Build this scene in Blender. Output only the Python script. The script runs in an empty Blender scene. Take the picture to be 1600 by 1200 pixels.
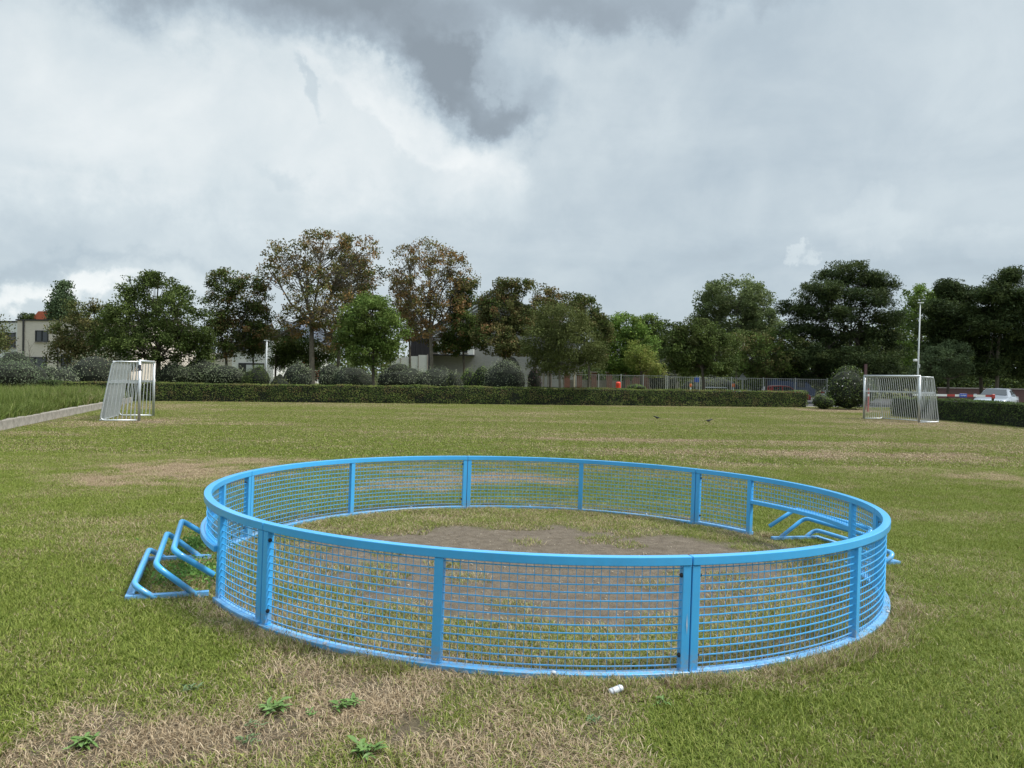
import bpy, bmesh, math, random
import numpy as np
from mathutils import Vector, Matrix, Euler

S = bpy.context.scene
COL = S.collection
rad = math.radians
random.seed(7)
RNG = np.random.default_rng(7)

# ------------------------------------------------------------------ camera
FPX, PITCH, ROLL, EYE = 1200.0, -0.0087244, 0.0166527, 1.649
CAM = Vector((0, 0, EYE))
_F = Vector((0, math.cos(PITCH), math.sin(PITCH)))
_U0 = Vector((0, -math.sin(PITCH), math.cos(PITCH)))
_X = Vector((1, 0, 0))
_R = _X * math.cos(ROLL) + _U0 * math.sin(ROLL)
_U = -_X * math.sin(ROLL) + _U0 * math.cos(ROLL)
cd = bpy.data.cameras.new('camera')
cd.sensor_width = 36.0
cd.lens = 27.0
cd.clip_start = 0.05
cd.clip_end = 3000
cam = bpy.data.objects.new('camera', cd)
COL.objects.link(cam)
cam.matrix_world = Matrix(((_R.x, _U.x, -_F.x, 0), (_R.y, _U.y, -_F.y, 0), (_R.z, _U.z, -_F.z, EYE), (0, 0, 0, 1)))
S.camera = cam


def W(px, py, D):
    """world point seen at photo pixel (px,py) at distance y = D"""
    d = _F + _R * ((px - 800) / FPX) - _U * ((py - 600) / FPX)
    return CAM + d * (D / d.y)


# ------------------------------------------------------------------ sky, sun, exposure
SUN_EL, SUN_AZ = 52.0, 65.0       # azimuth from +Y towards +X
w = bpy.data.worlds.new('World')
S.world = w
w.use_nodes = True
nt = w.node_tree
nt.nodes.clear()
N = nt.nodes.new
L = nt.links.new


def wm(op, a, b=None, c=None):
    n = N('ShaderNodeMath')
    n.operation = op
    for i, v in enumerate((a, b, c)):
        if v is None:
            continue
        if isinstance(v, (int, float)):
            n.inputs[i].default_value = v
        else:
            L(v, n.inputs[i])
    return n.outputs[0]


out = N('ShaderNodeOutputWorld')
geo = N('ShaderNodeNewGeometry')
neg = N('ShaderNodeVectorMath')
neg.operation = 'SCALE'
neg.inputs['Scale'].default_value = -1
L(geo.outputs['Incoming'], neg.inputs[0])
sep = N('ShaderNodeSeparateXYZ')
L(neg.outputs[0], sep.inputs[0])
dx, dy, dz = sep.outputs
az = wm('ARCTAN2', dx, dy)
el = wm('ARCSINE', dz)
comb = N('ShaderNodeCombineXYZ')
L(az, comb.inputs[0])
L(el, comb.inputs[1])
# domain warp
n1 = N('ShaderNodeTexNoise')
n1.inputs['Scale'].default_value = 6.5
n1.inputs['Detail'].default_value = 9
n1.inputs['Roughness'].default_value = 0.60
L(neg.outputs[0], n1.inputs['Vector'])
wsub = N('ShaderNodeVectorMath')
wsub.operation = 'SUBTRACT'
L(n1.outputs['Color'], wsub.inputs[0])
wsub.inputs[1].default_value = (0.5, 0.5, 0.5)
wsc = N('ShaderNodeVectorMath')
wsc.operation = 'SCALE'
wsc.inputs['Scale'].default_value = 0.26
L(wsub.outputs[0], wsc.inputs[0])
wadd = N('ShaderNodeVectorMath')
wadd.operation = 'ADD'
L(comb.outputs[0], wadd.inputs[0])
L(wsc.outputs[0], wadd.inputs[1])
WP = wadd.outputs[0]


def azel(px, py):
    d = (W(px, py, 100) - CAM).normalized()
    return math.atan2(d.x, d.y), math.asin(d.z)


def blob(px, py, rx, ry, rot, amp, soft=1.0):
    a, e = azel(px, py)
    m = N('ShaderNodeMapping')
    m.vector_type = 'TEXTURE'
    m.inputs['Location'].default_value = (a, e, 0)
    m.inputs['Rotation'].default_value = (0, 0, rad(rot))
    m.inputs['Scale'].default_value = (rx / FPX, ry / FPX, 1)
    L(WP, m.inputs['Vector'])
    ln = N('ShaderNodeVectorMath')
    ln.operation = 'LENGTH'
    L(m.outputs[0], ln.inputs[0])
    mr = N('ShaderNodeMapRange')
    mr.interpolation_type = 'SMOOTHSTEP'
    mr.inputs['From Min'].default_value = 1.0 + 0.5 * soft
    mr.inputs['From Max'].default_value = 1.0 - 0.8 * soft
    mr.inputs['To Min'].default_value = 0
    mr.inputs['To Max'].default_value = amp
    L(ln.outputs['Value'], mr.inputs['Value'])
    return mr.outputs[0]


# brightness field of the cloud deck (0 = dark slate belly, 1 = white)
bl = [
    (300, 200, 460, 230, 0, 0.15, 1.1), (90, 250, 280, 240, 0, 0.10, 1.1), (620, 250, 190, 80, -12, 0.14, 1.0),
    (520, 30, 400, 80, -14, -0.18, 0.7), (640, 62, 280, 62, -20, -0.20, 0.6), (330, -5, 260, 60, -6, -0.18, 0.8), (700, 105, 150, 34, -28, -0.14, 0.5), (600, 175, 200, 40, -20, 0.12, 0.5),
    (800, 20, 200, 60, -10, -0.10, 0.6), (1000, -10, 260, 50, 0, -0.24, 0.8), (560, -10, 500, 50, 0, -0.16, 0.8), (735, 130, 80, 32, -25, -0.12, 0.5), (461, 165, 40, 12, -55, -0.14, 0.7),
    (1220, 260, 560, 230, 0, -0.05, 1.1), (930, 150, 110, 120, 0, 0.12, 0.8), (790, 110, 50, 40, 0, 0.16, 0.7), (740, 250, 80, 50, 0, 0.08, .8),
    (130, 370, 260, 65, 0, -0.17, 1.0), (60, 420, 190, 30, 8, -0.12, 0.9), (60, 455, 120, 20, 6, 0.32, 0.8),
    (215, 425, 130, 22, 5, 0.14, 0.8), (330, 375, 100, 24, 5, 0.08, 0.7), (450, 275, 38, 20, 0, -0.10, 0.9),
    (1180, 430, 320, 110, 0, -0.05, 1.0), (1520, 330, 130, 60, 20, 0.05, 0.8), (1380, 360, 60, 28, 0, 0.06, 0.7),
    (1275, 397, 15, 8, 0, 0.16, 0.8), (730, 330, 120, 50, 0, 0.05, 0.8), (1100, 350, 120, 50, 25, 0.05, 0.7),
    (930, 390, 60, 45, 30, 0.05, 0.7), (1560, 390, 90, 40, 15, 0.07, 0.6), (1480, 110, 220, 110, 0, 0.07, 1.0),
]
acc = None
for b in bl:
    o = blob(*b)
    acc = o if acc is None else wm('ADD', acc, o)
# free-running fractal structure for the whole sky, on a cloud plane
den = wm('ADD', wm('MAXIMUM', dz, 0.0), 0.22)
pc = N('ShaderNodeCombineXYZ')
L(wm('DIVIDE', dx, den), pc.inputs[0])
L(wm('DIVIDE', dy, den), pc.inputs[1])
n2 = N('ShaderNodeTexNoise')
n2.inputs['Scale'].default_value = 1.5
n2.inputs['Detail'].default_value = 8
n2.inputs['Roughness'].default_value = 0.55
n2.inputs['Distortion'].default_value = 0.6
L(pc.outputs[0], n2.inputs['Vector'])
fr = wm('MULTIPLY', wm('SUBTRACT', n2.outputs['Fac'], 0.5), 0.36)
n3 = N('ShaderNodeTexNoise')
n3.inputs['Scale'].default_value = 7
n3.inputs['Detail'].default_value = 9
n3.inputs['Roughness'].default_value = 0.58
n3.inputs['Distortion'].default_value = 0.4
L(neg.outputs[0], n3.inputs['Vector'])
fr3 = wm('MULTIPLY', wm('SUBTRACT', n3.outputs['Fac'], 0.5), 0.34)
tot = wm('ADD', wm('ADD', wm('ADD', acc, fr), fr3), 0.60)
cr = N('ShaderNodeValToRGB')
els = cr.color_ramp.elements
els[0].position = 0.0
els[0].color = (0.270, 0.318, 0.358, 1)
els[1].position = 1.0
els[1].color = (0.90, 0.93, 0.93, 1)
for p_, c_ in ((0.28, (0.355, 0.420, 0.475, 1)), (0.5, (0.470, 0.555, 0.615, 1)), (0.74, (0.655, 0.730, 0.765, 1))):
    e_ = els.new(p_)
    e_.color = c_
L(tot, cr.inputs['Fac'])
# overcast brightening towards the zenith (CIE overcast sky)
lift = wm('ADD', 0.97, wm('MULTIPLY', wm('MAXIMUM', dz, 0.0), wm('MULTIPLY', wm('MAXIMUM', wm('SUBTRACT', dz, 0.40), 0.0), 2.6)))
vs = N('ShaderNodeVectorMath')
vs.operation = 'SCALE'
L(cr.outputs[0], vs.inputs[0])
L(lift, vs.inputs['Scale'])
sky = N('ShaderNodeTexSky')
sky.sky_type = 'NISHITA'
sky.sun_disc = False
sky.sun_elevation = rad(SUN_EL)
sky.sun_rotation = rad(SUN_AZ)
bg1 = N('ShaderNodeBackground')
L(sky.outputs[0], bg1.inputs[0])
bg1.inputs[1].default_value = 0.05
bg2 = N('ShaderNodeBackground')
L(vs.outputs[0], bg2.inputs[0])
bg2.inputs[1].default_value = 0.345
mx = N('ShaderNodeMixShader')
mx.inputs[0].default_value = 0.94
L(bg1.outputs[0], mx.inputs[1])
L(bg2.outputs[0], mx.inputs[2])
L(mx.outputs[0], out.inputs[0])

sd = bpy.data.lights.new('sun', 'SUN')
sd.energy = 1.5
sd.angle = rad(14)
sd.color = (1.0, 0.96, 0.90)
sun = bpy.data.objects.new('sun', sd)
COL.objects.link(sun)
sv = Vector((math.sin(rad(SUN_AZ)) * math.cos(rad(SUN_EL)), math.cos(rad(SUN_AZ)) * math.cos(rad(SUN_EL)) * -0.2, math.sin(rad(SUN_EL))))
sun.rotation_euler = sv.to_track_quat('Z', 'Y').to_euler()
sky.sun_rotation = math.atan2(sv.x, sv.y)
sky.sun_elevation = math.asin(sv.normalized().z)

S.view_settings.view_transform = 'Standard'
S.view_settings.look = 'None'
S.view_settings.exposure = 1.65
S.view_settings.gamma = 1
S.view_settings.use_curve_mapping = False
S.cycles.max_bounces = 6
S.cycles.diffuse_bounces = 3
S.cycles.transmission_bounces = 3
S.cycles.transparent_max_bounces = 6


# ------------------------------------------------------------------ helpers
def mat(name, col, rough=0.6, metal=0.0, var=0.0, scale=5.0, bump=0.0, spec=0.5, col2=None, coat=0.0, bscale=None):
    m = bpy.data.materials.new(name)
    m.use_nodes = True
    t = m.node_tree
    b = t.nodes['Principled BSDF']
    b.inputs['Base Color'].default_value = (*col, 1)
    b.inputs['Roughness'].default_value = rough
    b.inputs['Metallic'].default_value = metal
    b.inputs['Specular IOR Level'].default_value = spec
    b.inputs['Coat Weight'].default_value = coat
    if var or col2 or bump:
        tc = t.nodes.new('ShaderNodeTexCoord')
        nz = t.nodes.new('ShaderNodeTexNoise')
        nz.inputs['Scale'].default_value = scale
        nz.inputs['Detail'].default_value = 6
        nz.inputs['Roughness'].default_value = 0.65
        t.links.new(tc.outputs['Object'], nz.inputs['Vector'])
        if var or col2:
            r = t.nodes.new('ShaderNodeValToRGB')
            r.color_ramp.elements[0].position = 0.32
            r.color_ramp.elements[1].position = 0.68
            a = tuple(c * (1 - var) for c in col)
            c2 = col2 if col2 else tuple(min(1, c * (1 + var)) for c in col)
            r.color_ramp.elements[0].color = (*a, 1)
            r.color_ramp.elements[1].color = (*c2, 1)
            t.links.new(nz.outputs['Fac'], r.inputs[0])
            t.links.new(r.outputs[0], b.inputs['Base Color'])
        if bump:
            nb = t.nodes.new('ShaderNodeTexNoise')
            nb.inputs['Scale'].default_value = bscale or scale * 4
            nb.inputs['Detail'].default_value = 5
            t.links.new(tc.outputs['Object'], nb.inputs['Vector'])
            bp = t.nodes.new('ShaderNodeBump')
            bp.inputs['Strength'].default_value = bump
            bp.inputs['Distance'].default_value = 0.02
            t.links.new(nb.outputs['Fac'], bp.inputs['Height'])
            t.links.new(bp.outputs[0], b.inputs['Normal'])
    return m


def brick_mat(name, c1, c2, mortar, scale=1.0):
    m = bpy.data.materials.new(name)
    m.use_nodes = True
    t = m.node_tree
    b = t.nodes['Principled BSDF']
    b.inputs['Roughness'].default_value = 0.85
    tc = t.nodes.new('ShaderNodeTexCoord')
    mp = t.nodes.new('ShaderNodeMapping')
    mp.inputs['Rotation'].default_value = (rad(90), 0, 0)
    t.links.new(tc.outputs['Object'], mp.inputs['Vector'])
    br = t.nodes.new('ShaderNodeTexBrick')
    br.inputs['Color1'].default_value = (*c1, 1)
    br.inputs['Color2'].default_value = (*c2, 1)
    br.inputs['Mortar'].default_value = (*mortar, 1)
    br.inputs['Scale'].default_value = scale
    br.inputs['Brick Width'].default_value = 0.22
    br.inputs['Row Height'].default_value = 0.07
    br.inputs['Mortar Size'].default_value = 0.008
    t.links.new(mp.outputs[0], br.inputs['Vector'])
    t.links.new(br.outputs[0], b.inputs['Base Color'])
    return m


def link(name, me, material=None, parent=None):
    o = bpy.data.objects.new(name, me)
    COL.objects.link(o)
    if material is not None and len(me.materials) == 0:
        me.materials.append(material)
    if parent is not None:
        o.parent = parent
    return o


def tag(o, label=None, cat=None, group=None, kind=None):
    if label:
        o['label'] = label
    if cat:
        o['category'] = cat
    if group:
        o['group'] = group
    if kind:
        o['kind'] = kind
    return o


def thing(name, label, cat, loc=(0, 0, 0), rotz=0, group=None):
    o = bpy.data.objects.new(name, None)
    COL.objects.link(o)
    o.empty_display_size = 0.2
    o.location = loc
    o.rotation_euler = (0, 0, rotz)
    return tag(o, label, cat, group)


def mesh_np(name, V, Fq, smooth=False):
    """V (n,3); Fq (m,k) all faces with k corners"""
    V = np.asarray(V, np.float32)
    Fq = np.asarray(Fq, np.int32)
    me = bpy.data.meshes.new(name)
    k = Fq.shape[1]
    me.vertices.add(len(V))
    me.vertices.foreach_set('co', V.ravel())
    me.loops.add(Fq.size)
    me.loops.foreach_set('vertex_index', Fq.ravel())
    me.polygons.add(len(Fq))
    me.polygons.foreach_set('loop_start', np.arange(0, Fq.size, k, dtype=np.int32))
    me.polygons.foreach_set('loop_total', np.full(len(Fq), k, np.int32))
    if smooth:
        me.polygons.foreach_set('use_smooth', np.ones(len(Fq), bool))
    me.update(calc_edges=True)
    return me


class MB:
    """collects quads/polys"""

    def __init__(self):
        self.v = []
        self.f = []

    def poly(self, pts):
        i = len(self.v)
        self.v += [tuple(p) for p in pts]
        self.f.append(tuple(range(i, i + len(pts))))

    def box(self, c, s, rz=0.0, mtx=None):
        i = len(self.v)
        ca, sa = math.cos(rz), math.sin(rz)
        for z in (-.5, .5):
            for x, y in ((-.5, -.5), (.5, -.5), (.5, .5), (-.5, .5)):
                X, Y, Z = x * s[0], y * s[1], z * s[2]
                p = Vector((c[0] + X * ca - Y * sa, c[1] + X * sa + Y * ca, c[2] + Z))
                self.v.append(tuple(mtx @ p) if mtx else tuple(p))
        for q in ((0, 3, 2, 1), (4, 5, 6, 7), (0, 1, 5, 4), (1, 2, 6, 5), (2, 3, 7, 6), (3, 0, 4, 7)):
            self.f.append(tuple(i + k for k in q))
        return self

    def tube(self, pts, r, n=8, cap=True, closed=False):
        pts = [Vector(p) for p in pts]
        rs = r if isinstance(r, (list, tuple)) else [r] * len(pts)
        i0 = len(self.v)
        m = len(pts)
        up = None
        for k, p in enumerate(pts):
            if closed:
                t = (pts[(k + 1) % m] - pts[k - 1]).normalized()
            else:
                t = (pts[min(k + 1, m - 1)] - pts[max(k - 1, 0)]).normalized()
            if up is None:
                up = Vector((0, 0, 1)) if abs(t.z) < 0.9 else Vector((1, 0, 0))
            a = t.cross(up).normalized()
            b_ = a.cross(t).normalized()
            up = b_
            for j in range(n):
                an = 2 * math.pi * j / n + math.pi / n
                self.v.append(tuple(p + a * math.cos(an) * rs[k] + b_ * math.sin(an) * rs[k]))
        for k in range(m if closed else m - 1):
            for j in range(n):
                a0 = i0 + k * n
                a1 = i0 + ((k + 1) % m) * n
                self.f.append((a0 + j, a0 + (j + 1) % n, a1 + (j + 1) % n, a1 + j))
        if cap and not closed:
            self.f.append(tuple(i0 + j for j in reversed(range(n))))
            self.f.append(tuple(i0 + (m - 1) * n + j for j in range(n)))
        return self

    def lathe(self, prof, n=16, c=(0, 0, 0), axis='z'):
        i0 = len(self.v)
        for r_, z in prof:
            for j in range(n):
                a = 2 * math.pi * j / n
                x, y = r_ * math.cos(a), r_ * math.sin(a)
                q = (x, y, z) if axis == 'z' else ((z, x, y) if axis == 'x' else (x, z, y))
                self.v.append((c[0] + q[0], c[1] + q[1], c[2] + q[2]))
        for k in range(len(prof) - 1):
            for j in range(n):
                self.f.append((i0 + k * n + j, i0 + k * n + (j + 1) % n, i0 + (k + 1) * n + (j + 1) % n, i0 + (k + 1) * n + j))
        self.f.append(tuple(i0 + j for j in reversed(range(n))))
        self.f.append(tuple(i0 + (len(prof) - 1) * n + j for j in range(n)))
        return self

    def mesh(self, name, bevel=0.0, smooth=False, seg=1):
        me = bpy.data.meshes.new(name)
        me.from_pydata(self.v, [], self.f)
        bm = bmesh.new()
        bm.from_mesh(me)
        bmesh.ops.recalc_face_normals(bm, faces=bm.faces)
        if bevel:
            bmesh.ops.bevel(bm, geom=[e for e in bm.edges if e.calc_face_angle(0) > 0.5], offset=bevel, segments=seg, affect='EDGES', profile=0.5)
        bm.to_mesh(me)
        bm.free()
        if smooth:
            for p in me.polygons:
                p.use_smooth = True
        me.update()
        return me

    def build(self, name, material, parent=None, bevel=0.0, smooth=False, seg=1):
        return link(name, self.mesh(name, bevel, smooth, seg), material, parent)


def sstep(x, a, b):
    t = np.clip((x - a) / (b - a), 0, 1)
    return t * t * (3 - 2 * t)


def vnoise(x, y, seed=0):
    """value noise, numpy"""
    xi = np.floor(x).astype(np.int64)
    yi = np.floor(y).astype(np.int64)
    fx = x - xi
    fy = y - yi
    fx = fx * fx * (3 - 2 * fx)
    fy = fy * fy * (3 - 2 * fy)

    def h(a, b):
        n = (a * 374761393 + b * 668265263 + seed * 974711) & 0x7fffffff
        n = ((n ^ (n >> 13)) * 1274126177) & 0x7fffffff
        return ((n ^ (n >> 16)) & 0xffff) / 65535.0
    return (h(xi, yi) * (1 - fx) + h(xi + 1, yi) * fx) * (1 - fy) + (h(xi, yi + 1) * (1 - fx) + h(xi + 1, yi + 1) * fx) * fy


def fbm(x, y, seed=0, o=4):
    s = 0
    a = 0.5
    for k in range(o):
        s = s + a * vnoise(x * 2 ** k, y * 2 ** k, seed + k)
        a *= 0.5
    return s / (1 - 0.5 ** o)


# ------------------------------------------------------------------ terrain
RC = (0.2731, 6.9841)       # centre of the ball cage
RR = 2.8586
TX, TY = -0.01755, -0.0104


def gz(x, y):
    x = np.asarray(x, float)
    y = np.asarray(y, float)
    ex, ey = x - RC[0], y - RC[1]
    r = np.hypot(ex, ey)
    fall = 1 - sstep(r, 3.6, 11)
    z = (ex * TX + ey * TY) * fall
    hedge_y = 43.3 + (x + 20) * 0.21
    bank = 0.75 * sstep(y, hedge_y + 3, hedge_y + 7) * (1 - sstep(x, 10.5, 14))
    return z + bank


def G(x, y, dz=0.0):
    return Vector((x, y, float(gz(x, y)) + dz))


def ground_at(px, py):
    d = _F + _R * ((px - 800) / FPX) - _U * ((py - 600) / FPX)
    a, b = 1.0, 300.0
    for _ in range(50):
        m = (a + b) / 2
        P = CAM + d * (m / d.y)
        if P.z > float(gz(P.x, P.y)):
            a = m
        else:
            b = m
    P = CAM + d * (a / d.y)
    return P


# dry / bare patches, given by where they lie on the field
DRY = []


def patch(px, py, rx, ry, amp, bare=0.0):
    c = ground_at(px, py)
    e = ground_at(px + rx, py)
    t_ = ground_at(px, py - ry)
    bo = ground_at(px, py + ry)
    DRY.append((c.x, (t_.y + bo.y) / 2, abs(e.x - c.x), abs(t_.y - bo.y) / 2, amp, bare))


for a_ in [
    # foreground brown area
    (230, 1165, 330, 75, .9, .42), (560, 1125, 360, 95, .9, .42), (760, 1160, 280, 80, .75, .3), (480, 1185, 300, 60, .85, .4), (420, 1060, 120, 40, .6, 0),
    (640, 1040, 160, 30, .85, .4), (60, 1180, 160, 60, .8, 0), (430, 960, 90, 26, .75, 0), (380, 945, 60, 20, .7, 0.0),
    (880, 1085, 130, 30, .7, 0), (1130, 1060, 140, 14, .55, 0), (1290, 1015, 100, 20, .45, 0), (560, 1010, 90, 22, .6, 0),
    (240, 925, 60, 14, .6, 0),
    # mid-field scars
    (260, 738, 170, 24, .95, 0), (150, 745, 120, 16, .6, 0), (380, 722, 110, 8, .8, 0), (330, 757, 60, 10, .6, 0),
    (640, 760, 110, 12, .7, 0), (790, 748, 120, 12, .85, 0), (700, 744, 90, 8, .7, 0),
    (1000, 688, 260, 3.2, .85, 0), (1350, 694, 260, 3.5, .7, 0), (1330, 711, 330, 7, .85, 0), (1120, 706, 220, 4, .55, 0),
    (1560, 750, 70, 12, .7, 0), (1480, 716, 160, 9, .7, 0), (860, 727, 260, 5, .35, 0), (1150, 727, 90, 6, .6, 0),
    (1380, 735, 140, 6, .5, 0), (700, 655, 500, 3, .35, 0), (850, 672, 240, 2.5, .3, 0),
    (1420, 662, 120, 6, .75, .25), (1540, 672, 90, 8, .6, 0), (1320, 642, 90, 4, .85, 0), (1560, 690, 120, 6, .35, 0),
    (150, 663, 110, 6, .7, .1), (230, 658, 60, 4, .8, .25), (60, 678, 110, 4, .5, 0), (290, 633, 100, 2.5, .45, 0),
    (500, 634, 160, 1.5, .3, 0), (60, 700, 160, 4, .35, 0), (1250, 800, 0.1, .1, 0, 0),
]:
    patch(*a_)


def masks(x, y):
    x = np.asarray(x, float)
    y = np.asarray(y, float)
    dry = np.zeros_like(x)
    bare = np.zeros_like(x)
    n = fbm(x * 1.3, y * 1.3, 3)
    n2_ = fbm(x * 4.2, y * 4.2, 11, 5)
    for cx, cy, rx, ry, amp, bb in DRY:
        q = np.hypot((x - cx) / max(rx, .02), (y - cy) / max(ry, .02)) + (n - .5) * 1.3 + (n2_ - .5) * 1.5
        m = 1 - sstep(q, 0.40, 1.25)
        dry = np.maximum(dry, amp * m)
        bare = np.maximum(bare, bb * m)
    # worn pitch inside the ring
    ex, ey = x - RC[0], y - RC[1]
    r = np.hypot(ex, ey)
    an = np.arctan2(ey, ex)
    rn = r + (n - .5) * 1.0 + (n2_ - .5) * .6
    qn = np.hypot(ex / 2.4, (ey + .15) / 1.8) + (n - .5) * .25 + (n2_ - .5) * .5
    inner = 1 - sstep(qn, .88, 1.12)
    bare = np.maximum(bare, inner)
    bare = np.maximum(bare, .45 * (1 - sstep(r, 2.3, 2.7)) * sstep(n2_, .45, .65))
    # entrances worn
    for th in (16.3, 200.5):
        gx, gy = RC[0] + 2.5 * math.cos(rad(th)), RC[1] + 2.5 * math.sin(rad(th))
        q = np.hypot(x - gx, y - gy) + (n2_ - .5) * .7
        bare = np.maximum(bare, .6 * (1 - sstep(q, .35, .8)))
    infr = (1 - sstep(r, 2.8, 2.95))
    dry = np.maximum(dry, infr * (.26 + .6 * (n2_ - .3)))
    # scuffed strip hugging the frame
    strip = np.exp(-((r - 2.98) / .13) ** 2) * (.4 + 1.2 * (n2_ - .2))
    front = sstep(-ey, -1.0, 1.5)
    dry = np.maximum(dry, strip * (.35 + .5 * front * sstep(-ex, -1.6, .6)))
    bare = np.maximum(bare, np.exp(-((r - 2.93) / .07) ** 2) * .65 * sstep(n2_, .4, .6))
    # general thinness of the turf
    far = sstep(y, 9, 22)
    stre = fbm(x * .12 + 5, y * .45, 21)
    mid = fbm(x * .55, y * .8, 31)
    dry = np.maximum(dry, .03 + .30 * sstep(stre, .45, .72) * (0.3 + .7 * far) + .26 * sstep(mid, .48, .75) + .08 * far)
    return np.clip(dry, 0, 1), np.clip(bare, 0, 1)


def axis(segs):
    out_ = [segs[0][0]]
    for a, b, s in segs:
        n = max(1, int(round((b - a) / s)))
        out_ += list(np.linspace(a, b, n + 1)[1:])
    return np.array(out_)


ax = axis([(-600, -100, 50), (-100, -40, 4), (-40, -14, .5), (-14, -5, .12), (-5, 6, .07), (6, 14, .12), (14, 40, .5), (40, 100, 4), (100, 600, 50)])
ay = axis([(-200, -10, 19), (-10, 2, 1), (2, 10.5, .07), (10.5, 20, .16), (20, 60, .4), (60, 100, 2), (100, 1200, 50)])
GX, GY = np.meshgrid(ax, ay)
GZ = gz(GX, GY)
nearf = np.exp(-((GY - 7) / 9) ** 2)
GZ = GZ + (fbm(GX * 2.2, GY * 2.2, 41) - .5) * .02 * nearf
V = np.stack([GX, GY, GZ], -1).reshape(-1, 3)
nx, ny = len(ax), len(ay)
idx = np.arange(nx * ny).reshape(ny, nx)
Fq = np.stack([idx[:-1, :-1], idx[:-1, 1:], idx[1:, 1:], idx[1:, :-1]], -1).reshape(-1, 4)
gm = mesh_np('lawn', V, Fq, True)
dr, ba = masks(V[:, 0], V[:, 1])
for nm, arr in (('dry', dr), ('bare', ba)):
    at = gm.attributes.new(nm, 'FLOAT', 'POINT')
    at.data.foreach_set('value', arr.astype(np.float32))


def lawn_material():
    m = bpy.data.materials.new('lawn_soil')
    m.use_nodes = True
    t = m.node_tree
    n, l = t.nodes.new, t.links.new
    b = t.nodes['Principled BSDF']
    b.inputs['Roughness'].default_value = 0.95
    b.inputs['Specular IOR Level'].default_value = 0.15
    g = n('ShaderNodeNewGeometry')
    ad = n('ShaderNodeAttribute')
    ad.attribute_name = 'dry'
    ab = n('ShaderNodeAttribute')
    ab.attribute_name = 'bare'

    def noise(sc, det=5, rough=.6, vec=None):
        z = n('ShaderNodeTexNoise')
        z.inputs['Scale'].default_value = sc
        z.inputs['Detail'].default_value = det
        z.inputs['Roughness'].default_value = rough
        l(vec or g.outputs['Position'], z.inputs['Vector'])
        return z.outputs['Fac']

    def ramp(f, *st):
        r = n('ShaderNodeValToRGB')
        e = r.color_ramp.elements
        e[0].position, e[0].color = st[0][0], (*st[0][1], 1)
        e[1].position, e[1].color = st[-1][0], (*st[-1][1], 1)
        for p, c in st[1:-1]:
            k = e.new(p)
            k.color = (*c, 1)
        l(f, r.inputs[0])
        return r.outputs[0]

    def mix(f, a, b_):
        k = n('ShaderNodeMix')
        k.data_type = 'RGBA'
        l(f, k.inputs[0])
        l(a, k.inputs[6])
        l(b_, k.inputs[7])
        return k.outputs[2]
    fine = noise(70, 6, .75)
    mid = noise(9, 5)
    green = ramp(fine, (.3, (.045, .052, .016)), (.55, (.10, .125, .030)), (.75, (.17, .20, .052)))
    straw = ramp(fine, (.3, (.070, .050, .034)), (.52, (.145, .108, .070)), (.75, (.30, .24, .16)))
    dirt = ramp(mid, (.3, (.090, .072, .054)), (.5, (.150, .124, .094)), (.72, (.235, .20, .155)))
    speck = noise(160, 3, .8)
    dirt2 = ramp(speck, (.30, (.09, .065, .045)), (.42, (.15, .124, .094)), (.68, (.19, .158, .12)), (.80, (.42, .36, .29)))
    k = n('ShaderNodeMix')
    k.data_type = 'RGBA'
    k.inputs[0].default_value = .45
    l(dirt, k.inputs[6])
    l(dirt2, k.inputs[7])
    dirt = k.outputs[2]
    mm = n('ShaderNodeMath')
    mm.operation = 'MULTIPLY_ADD'
    l(mid, mm.inputs[0])
    mm.inputs[1].default_value = .8
    mm.inputs[2].default_value = -.4
    md = n('ShaderNodeMath')
    md.operation = 'ADD'
    md.use_clamp = True
    l(ad.outputs['Fac'], md.inputs[0])
    l(mm.outputs[0], md.inputs[1])
    c1 = mix(md.outputs[0], green, straw)
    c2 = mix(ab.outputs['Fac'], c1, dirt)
    l(c2, b.inputs['Base Color'])
    bp = n('ShaderNodeBump')
    bp.inputs['Strength'].default_value = .9
    bp.inputs['Distance'].default_value = .035
    hh = n('ShaderNodeMath')
    hh.operation = 'ADD'
    l(noise(38, 8, .7), hh.inputs[0])
    l(mid, hh.inputs[1])
    l(hh.outputs[0], bp.inputs['Height'])
    l(bp.outputs[0], b.inputs['Normal'])
    return m


lawn = link('lawn', gm, lawn_material())
tag(lawn, kind='structure')

# asphalt car park behind the hedge, on the right
M_asph = mat('asphalt', (.055, .055, .057), .9, var=.25, scale=3, bump=.3)
pb = MB()
pb.poly([(16, 52.5, .006), (75, 52.5, .006), (75, 82, .006), (16, 82, .006)])
tag(pb.build('car_park', M_asph), kind='structure')
M_path = mat('concrete_path', (.30, .28, .25), .9, var=.15, scale=4)
pb = MB()
pb.poly([(16.3, 50.9, .010), (60, 50.9, .010), (60, 52.5, .010), (16.3, 52.5, .010)])
tag(pb.build('pavement', M_path), kind='structure')


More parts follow.
